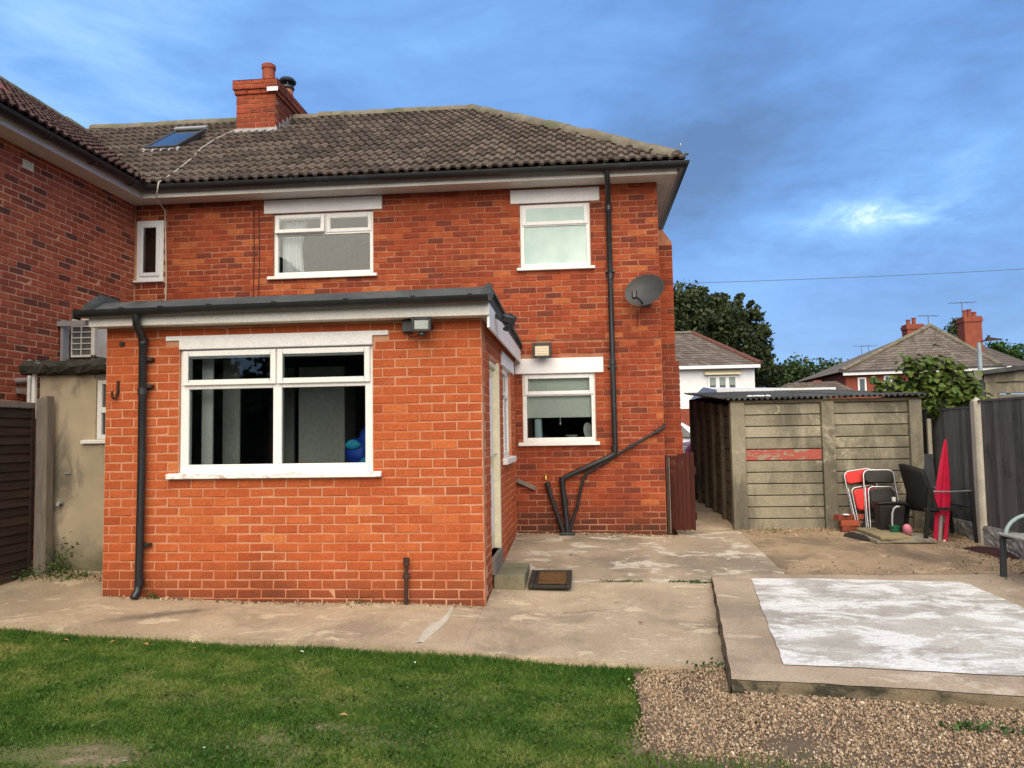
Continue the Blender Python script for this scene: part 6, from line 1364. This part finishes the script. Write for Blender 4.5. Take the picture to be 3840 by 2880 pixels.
for (a, b, rr) in cents:
    c_ = V3(P_(*c5p(a, b), 10.95 + (0.25 if b < 1150 else .05) + (-.45 if b > 1230 and a < 1300 else 0) + rv.uniform(-.1, .1)))
    m_ = bs.lerp(c_, .55)+Vector((rv.uniform(-.1, .1), 0, .15)); stems.tube([bs+Vector((rv.uniform(-.08, .08), 0, 0)), m_, c_], .006, 5, rs=[.012, .007, .003])
    for _ in range(int(40*(rr/.18)**1.6)+8):
        p = c_+V3((rv.gauss(0, .5)*rr, rv.gauss(0, .55)*rr, rv.gauss(0, .42)*rr)); s_ = rv.uniform(.06, .135)
        mt = Matrix.Translation(p) @ Euler((rv.gauss(0, .5), rv.uniform(.1, .95), rv.uniform(-2.9, -.2))).to_matrix().to_4x4() @ Matrix.Diagonal((s_, s_, s_, 1)); k_ = max(0, min(7, int(rv.gauss(3.6, 2.1)+3.0*(p.y < c_.y-.02)))); leaves.append((p.y, mt, k_))
stems.build('stem', 'bark', vine)
leaves.sort(key=lambda q: q[0]); V, F, A = [], [], []
for i, (_, mt, k_) in enumerate(leaves):
    if i < 300:
        o = bpy.data.objects.new('leaf', lm[k_]); C.objects.link(o); o.parent = vine; o.matrix_parent_inverse = Matrix.Translation(-LOC[vine.name]); o.matrix_basis = mt
    else:
        b = len(V); V += [tuple(mt @ v.co) for v in lm[k_].vertices]; F += [tuple(b+q for q in pl.vertices) for pl in lm[k_].polygons]; A += [(k_+.5)/8]*len(lm[k_].vertices)
mb = MB(); mb.v, mb.f, mb.a = V, F, A; o = mb.build('foliage', 'leaf_vine', vine); o['kind'] = 'stuff'
# ---- weeds
def weed(x, y, z, spread, n, size, label, seed, hgt=.1, m_='leaf_weed', cat='weed', grp='weeds along the walls'):
    r = random.Random(seed); mb = MB(); A = []
    pts = [(x+r.gauss(0, spread), y+r.gauss(0, spread*.6), z+abs(r.gauss(0, hgt))) for _ in range(n)]; leaf_quads(mb, A, pts, size, r); mb.a = A
    o = single(mb, 'weeds', m_, label, cat); o['kind'] = 'stuff'; return o
weed(-5.42, 7.55, .15, .09, 200, .035, 'leafy weed climbing the foot of the rendered wall', 1, .15)
weed(-5.18, 7.42, .13, .14, 160, .03, 'low sprawling weed on the path by the rendered wall', 2, .03)
weed(-5.62, 7.35, .14, .12, 160, .03, 'mossy weeds in the corner by the grey timber post', 3, .05)
weed(-3.93, 6.74, .05, .035, 70, .022, 'small weed growing behind the extension downpipe foot', 4, .10)
weed(-1.95, 6.74, .03, .07, 60, .02, 'tiny weed at the base of the extension left of the standpipe', 5, .03)
weed(.86, 5.33, -.09, .10, 120, .03, 'green weed in the gravel corner by the raised slab', 6, .03)
weed(3.86, 7.55, .05, .10, 90, .025, 'small weed around the bench leg', 7, .02)
weed(1.95, 4.25, -.055, .06, 70, .03, 'left one of two small weeds in the open gravel', 8, .02)
weed(2.25, 4.22, -.055, .07, 70, .03, 'right one of two small weeds in the open gravel', 9, .02)
weed(2.42, 10.30, .2, .10, 60, .02, 'thin weed at the foot of the concrete shed', 10, .02)
# joints with moss in the concrete
for (x0_, x1_, y, s_) in ((.12, .55, 7.745, 1), (.80, 1.1, 7.745, 2), (1.0, 1.24, 7.70, 3)):
    r = random.Random(s_); mb = MB(); A = []; leaf_quads(mb, A, [(r.uniform(x0_, x1_), y+r.gauss(0, .012), zg(.5, y)+abs(r.gauss(0, .008))) for _ in range(130)], .018, r); mb.a = A; o = single(mb, 'moss', 'leaf_weed', ('left', 'middle', 'right')[s_-1]+' strip of moss in the joint of the concrete patio', 'moss'); o['kind'] = 'stuff'

# ---- grass
_vt = np.random.RandomState(5).rand(64, 64)
def vn(x, y):
    i, j = math.floor(x), math.floor(y); u, v = x-i, y-j; u = u*u*(3-2*u); v = v*v*(3-2*v); g = lambda a, b: float(_vt[a & 63, b & 63])
    return lerp(lerp(g(i, j), g(i+1, j), u), lerp(g(i, j+1), g(i+1, j+1), u), v)
def bare(x, y):
    """how bare the lawn is: trodden, muddy patches"""
    b = 0
    for (cx, cy, rx, ry, k) in ((-2.62, 3.84, .42, .20, 1.3), (-1.3, 4.75, .9, .25, .55), (-.9, 4.2, .8, .2, .55), (-1.75, 4.05, .5, .18, .5), (-2.4, 4.6, .7, .2, .4), (.15, 4.0, .2, .4, .2)):
        d2 = ((x-cx)/rx)**2+((y-cy)/ry)**2; b = max(b, k*math.exp(-d2))
    n = .5+.25*math.sin(3.1*x+1.7*y)+.25*math.sin(5.3*y-2.3*x+.7)
    k = vn(x*4+2, y*6+5); return min(1, b*(.6+.9*n) + max(0, k-.66)*2.2*(1 if -3.6 < x and y < 5.1 else .2))
rg = random.Random(33); N = 230000
gxs = nrs.uniform(-4.9, .42, N*2); gys = nrs.uniform(3.3, 5.95, N*2); V, F, A = [], [], []; cnt = 0
fl = lambda x: .315-.11*max(0, (4.77-x)/.93)*.0
for x, y in zip(gxs, gys):
    x = float(x); y = float(y)
    if y > lawn_edge(x)-.005+rg.gauss(0, .012): continue
    ex = (.28 if y > 3.9 else .20) + .05*math.sin(7*y)+rg.gauss(0, .045)
    if y > 4.9: ex += (y-4.9)*.55
    if x > ex: continue
    if abs(x) > .80*y + .25: continue
    bb_ = bare(x, y)
    if rg.random() < bb_*.96: continue
    near = max(0, 1-(lawn_edge(x)-y)/.32)                     # longer, lusher grass along the path edge
    h = rg.uniform(.010, .026)*(1+near*rg.uniform(.2, 1.9))*(1-.4*bb_); w = rg.uniform(.0020, .0042); a = rg.uniform(0, 6.283); lean = abs(rg.gauss(0, .9))*h
    z = lawn_z(x, y); dx, dy = math.cos(a), math.sin(a); b_ = rg.uniform(0, 6.283); lx_, ly_ = math.cos(b_)*lean, math.sin(b_)*lean; k_ = len(V)
    V += [(x-dx*w, y-dy*w, z), (x+dx*w, y+dy*w, z), (x+dx*w*.7+lx_*.4, y+dy*w*.7+ly_*.4, z+h*.6), (x-dx*w*.7+lx_*.4, y-dy*w*.7+ly_*.4, z+h*.6), (x+lx_, y+ly_, z+h)]
    F += [(k_, k_+1, k_+2, k_+3), (k_+3, k_+2, k_+4)]
    tn = .40 + .55*(vn(x*1.1, y*1.6)-.5) + .75*(vn(x*5+9, y*7+3)-.5) + .45*(vn(x*17, y*22)-.5) - .22*near + rg.gauss(0, .13) + .30*max(0, 1-((x+4.3)/.9)**2-((y-5.0)/.9)**2); A += [min(1, max(0, tn))]*5; cnt += 1
    if cnt >= N: break
mb = MB(); mb.v, mb.f, mb.a = V, F, A
g_ = mb.build('grass', 'grass'); g_['kind'] = 'stuff'; g_['label'] = 'short patchy green lawn grass'; g_['category'] = 'grass'
# clover and broad weeds in the lawn
V = MB(); A = []; pts = []
for _ in range(260):
    cx, cy = rg.uniform(-4.2, .2), rg.uniform(3.6, 5.3)
    if rg.random() > .25+max(0, (cx+2.4))*.4: continue
    if abs(cx) > .75*cy: continue
    for _ in range(rg.randint(8, 30)):
        x, y = cx+rg.gauss(0, .05), cy+rg.gauss(0, .035)
        if y < lawn_edge(x)-.03 and x < .2: pts.append((x, y, lawn_z(x, y)+rg.uniform(.008, .028)))
leaf_quads(V, A, pts, .022, rg); V.a = A; o = V.build('clover', 'leaf_weed'); o['kind'] = 'stuff'; o['label'] = 'clover and broad weeds scattered through the lawn'; o['category'] = 'ground cover'
# ---- gravel
bmi = bmesh.new(); bmesh.ops.create_icosphere(bmi, subdivisions=1, radius=1); IV = np.array([v.co[:] for v in bmi.verts]); IF = [tuple(v.index for v in f.verts) for f in bmi.faces]; bmi.free()
NS = 60000; VV = []; FF = []; A = []; k_ = 0; c_ = 0
while c_ < NS:
    x = rg.uniform(.22, 3.4); y = rg.uniform(2.9, 5.40); c_ += 1
    lim = 5.36 if x < slab_left(y)-.02 and x < 1.0 else 4.775-.15*(x-.85)
    if y > lim: continue
    if x > .60*y+.2: continue
    if rg.random() < max(0, vn(x*3+1, y*5)-.62)*1.6: continue
    if rg.random() < 1.1*math.exp(-((x-1.02)/.16)**2-((y-4.08)/.10)**2): continue
    if y < 3.98-.10*(x-.25)+rg.gauss(0, .05) and x < 1.15: continue
    if x < .30+.04*math.sin(7*y)+rg.gauss(0, .03) + (max(0, y-4.9)*.25): continue
    s_ = rg.uniform(.0032, .0075)*(1.5 if rg.random() < .07 else 1); q = np.array(Euler((rg.uniform(0, 6), rg.uniform(0, 6), rg.uniform(0, 6))).to_matrix())
    v = (IV*np.array([s_*rg.uniform(.9, 1.5), s_*rg.uniform(.7, 1.1), s_*rg.uniform(.5, .8)])*nrs.uniform(.82, 1.18, (len(IV), 1))) @ q.T + np.array([x, y, gravel_z(x, y)+rg.uniform(-.002, .012)])
    VV.append(v); FF += [tuple(k_+i for i in f) for f in IF]; k_ += len(IV); A += [min(1, max(0, rg.gauss(.48, .24)))]*len(IV)
mb = MB(); mb.v = [tuple(p) for p in np.concatenate(VV)]; mb.f = FF; mb.a = A
o = mb.build('gravel', 'stone'); o['kind'] = 'stuff'; o['label'] = 'loose brown and cream gravel'; o['category'] = 'gravel'
# grass strip in front of the gravel
V, F, A = [], [], []
for _ in range(9000):
    x = rg.uniform(.18, 1.6); y = rg.uniform(3.0, 4.02)
    if y > 3.97-.10*(x-.25)+rg.gauss(0, .06) or x > 1.1+rg.gauss(0, .15): continue
    h = rg.uniform(.02, .045); w = rg.uniform(.0022, .004); a = rg.uniform(0, 6.28); z = gravel_z(x, y); lx_, ly_ = rg.gauss(0, .5)*h, rg.gauss(0, .5)*h; k_ = len(V); dx, dy = math.cos(a)*w, math.sin(a)*w
    V += [(x-dx, y-dy, z), (x+dx, y+dy, z), (x+lx_, y+ly_, z+h)]; F.append((k_, k_+1, k_+2)); A += [rg.random()*.7]*3
mb = MB(); mb.v, mb.f, mb.a = V, F, A; o = mb.build('verge_grass', 'grass'); o['kind'] = 'stuff'; o['label'] = 'tuft of grass in front of the gravel'; o['category'] = 'grass'
# ---- litter on the lawn and patio
def leaf_piece(x, y, z, s_, rz, m_, label, cat, grp, nm):
    mb = MB(); pr = [(0, 0), (.25, .22), (.55, .28), (.8, .14), (1, 0), (.8, -.14), (.55, -.25), (.25, -.2)]
    mb.v = [((px_-.5)*s_, py_*s_, .18*s_*abs(py_)+.06*s_*math.sin(px_*4)) for px_, py_ in pr]+[(0, 0, -.0)]; mb.f = [(i, (i+1) % 8, 8) for i in range(8)]
    o = place(nm, mb.mesh(nm, m_)); o.location = (x, y, z); o.rotation_euler = (rnd.uniform(-.3, .3), rnd.uniform(-.3, .3), rz); return tag(o, label, cat, grp)
def lawn_at(u, v, off=.0):
    z = -.05
    for _ in range(30):
        d_ = pix(u, v); k_ = (z-CAMZ)/d_.z; x, y = d_.x*k_, d_.y*k_; z = .5*z+.5*(lawn_z(x, y)+off)
    return x, y, z
lw = ('dry leaf near the left end of the path edge', 'dry leaf by the path edge below the extension downpipe', 'pale dry leaf by the path edge right of the downpipe', 'dry leaf well out on the bright left part of the lawn', 'dry leaf by the path edge under the wide window', 'dry leaf in the middle of the lawn')
for i, (u, v, s_) in enumerate(((245, 2400, .07), (425, 2405, .055), (548, 2415, .06), (175, 2505, .05), (728, 2430, .05), (1290, 2680, .05))):
    x, y, z = lawn_at(u, v, .03); leaf_piece(x, y, z, s_, i*1.3, 'deadleaf', lw[i], 'leaf', 'dry leaves on the lawn', 'fallen_leaf')
lw = ('largest white scrap on the lawn, under the wide window', 'white scrap on the lawn below the standpipe', 'white scrap on the lawn near the pale dry leaf', 'white scrap right of the bare patch at the front of the lawn', 'white scrap left of the bare patch at the front of the lawn', 'tiny white speck just right of the largest white scrap')
for i, (u, v, s_) in enumerate(((1133, 2443, .035), (1557, 2483, .025), (570, 2395, .022), (765, 2803, .03), (468, 2853, .03), (1175, 2438, .015))):
    x, y, z = lawn_at(u, v, .035); leaf_piece(x, y, z, s_, i*1.7, 'paper', lw[i], 'litter', 'white scraps on the lawn', 'paper_scrap')
lw = ('white scrap on the patio near the wall right of the drain', 'white speck on the open concrete right of the door mat', 'white speck at the foot of the door step', 'white scrap on the patio behind the raised slab')
for i, (u, v, s_) in enumerate(((2320, 2009, .09), (2350, 2275, .02), (1868, 2216, .025), (2732, 2098, .05))):
    z = .1
    for _ in range(30):
        d_ = pix(u, v); k_ = (z-CAMZ)/d_.z; x, y = d_.x*k_, d_.y*k_; z = .5*z+.5*(conc_z(x, y)+.012)
    leaf_piece(x, y, z, s_, i*1.1, 'paper', lw[i], 'litter', 'white scraps on the patio', 'paper_scrap')
lw = ('dark dead leaf on the concrete left of the raised slab', 'dark dead leaf behind the door mat', 'dark dead leaf in front of the paving slabs', 'dark dead leaf in front of the door mat')
for i, (u, v, s_) in enumerate(((2402, 2334, .05), (2140, 2081, .06), (3330, 2086, .05), (2120, 2298, .03))):
    z = .1
    for _ in range(30):
        d_ = pix(u, v); k_ = (z-CAMZ)/d_.z; x, y = d_.x*k_, d_.y*k_; z = .5*z+.5*(conc_z(x, y)+.012)
    leaf_piece(x, y, z, s_, i*1.1, 'ironbrown', lw[i], 'leaf', 'dark leaves on the patio', 'dead_leaf')

# ---- trees at the far end of the garden behind the camera: the windows mirror them
for i, (x, y, h, w_, lab) in enumerate(((-20.5, -22, 7.5, 2.6, 'left'), (-11.5, -22, 9.0, 4.2, 'middle'), (-2.0, -23, 8.5, 4.0, 'right'), (-16.3, -21, 4.6, 2.4, 'low'))):
    t = thing('garden_end_tree', (x, y, -.4), lab+' one of the dark trees mirrored in the window panes', 'tree', 'trees mirrored in the windows'); r = random.Random(90+i)
    cl = [(x+r.uniform(-.75, .75)*w_, y+r.uniform(-1, 1), r.uniform(.6, h-1.2), r.uniform(1.2, 1.9), r.uniform(1.0, 1.5)) for _ in range(26)]
    crown(cl, 230, .45, 91+i, 'leaf_tree', t); trunk(t, (x, y, -.5), (x, y, h*.6), .3, [c_[:3] for c_ in cl[:6]])

# ---- pale mortar repair over a crack in the path
mb = MB(); r = random.Random(8); ptsc = [(1572, 2412), (1610, 2370), (1640, 2340), (1665, 2325), (1690, 2290), (1700, 2262)]
for i, (u, v) in enumerate(ptsc):
    z = 0
    for _ in range(30):
        d_ = pix(u, v); k_ = (z-CAMZ)/d_.z; x, y = d_.x*k_, d_.y*k_; z = .5*z+.5*conc_z(x, y)
    w_ = (.025, .05, .055, .03, .018, .008)[i]; mb.v += [(x-w_, y-.01, z+.001), (x-w_*.3, y, z+.008), (x+w_*.5, y+.01, z+.007), (x+w_, y+.015, z+.001)]
mb.f = [(4*i+k, 4*i+k+1, 4*i+5+k, 4*i+4+k) for i in range(len(ptsc)-1) for k in range(3)]
mb.build('crack_repair', 'postconc', patio)
# ---- grit and leaf litter along the shed, fence and wall feet
VV = []; FF = []; A = []; k_ = 0
def scatter(n, fx, fy):
    global k_
    for _ in range(n):
        x, y = fx(), fy(); s_ = rg.uniform(.003, .012)*(1.8 if rg.random() < .06 else 1); q = np.array(Euler((rg.uniform(0, 6), rg.uniform(0, 6), rg.uniform(0, 6))).to_matrix())
        v = (IV*np.array([s_*1.5, s_, s_*.5])*nrs.uniform(.75, 1.25, (len(IV), 1))) @ q.T + np.array([x, y, conc_z(x, y)+s_*.4]); VV.append(v); FF.extend(tuple(k_+i for i in f) for f in IF); k_ += len(IV); A.extend([min(1, max(0, rg.gauss(.30, .25)))]*len(IV))
scatter(500, lambda: rg.uniform(2.0, 4.5), lambda: 10.42-abs(rg.gauss(0, .22)))
scatter(700, lambda: 4.55-abs(rg.gauss(0, .25)), lambda: rg.uniform(8.0, 10.4))
scatter(300, lambda: rg.uniform(-.85, 1.2), lambda: 10.07-abs(rg.gauss(0, .05)))
scatter(300, lambda: rg.uniform(2.0, 4.4), lambda: rg.gauss(8.1, .18))
scatter(300, lambda: rg.uniform(-4.4, -.9), lambda: 6.775-abs(rg.gauss(0, .035)))
scatter(250, lambda: rg.uniform(-5.6, -4.5), lambda: 7.6-abs(rg.gauss(0, .15)))
mb = MB(); mb.v = [tuple(p) for p in np.concatenate(VV)]; mb.f = FF; mb.a = A
o = mb.build('grit', 'stone'); o['kind'] = 'stuff'; o['label'] = 'grit and crumbs scattered along the foot of the walls and fence'; o['category'] = 'grit'
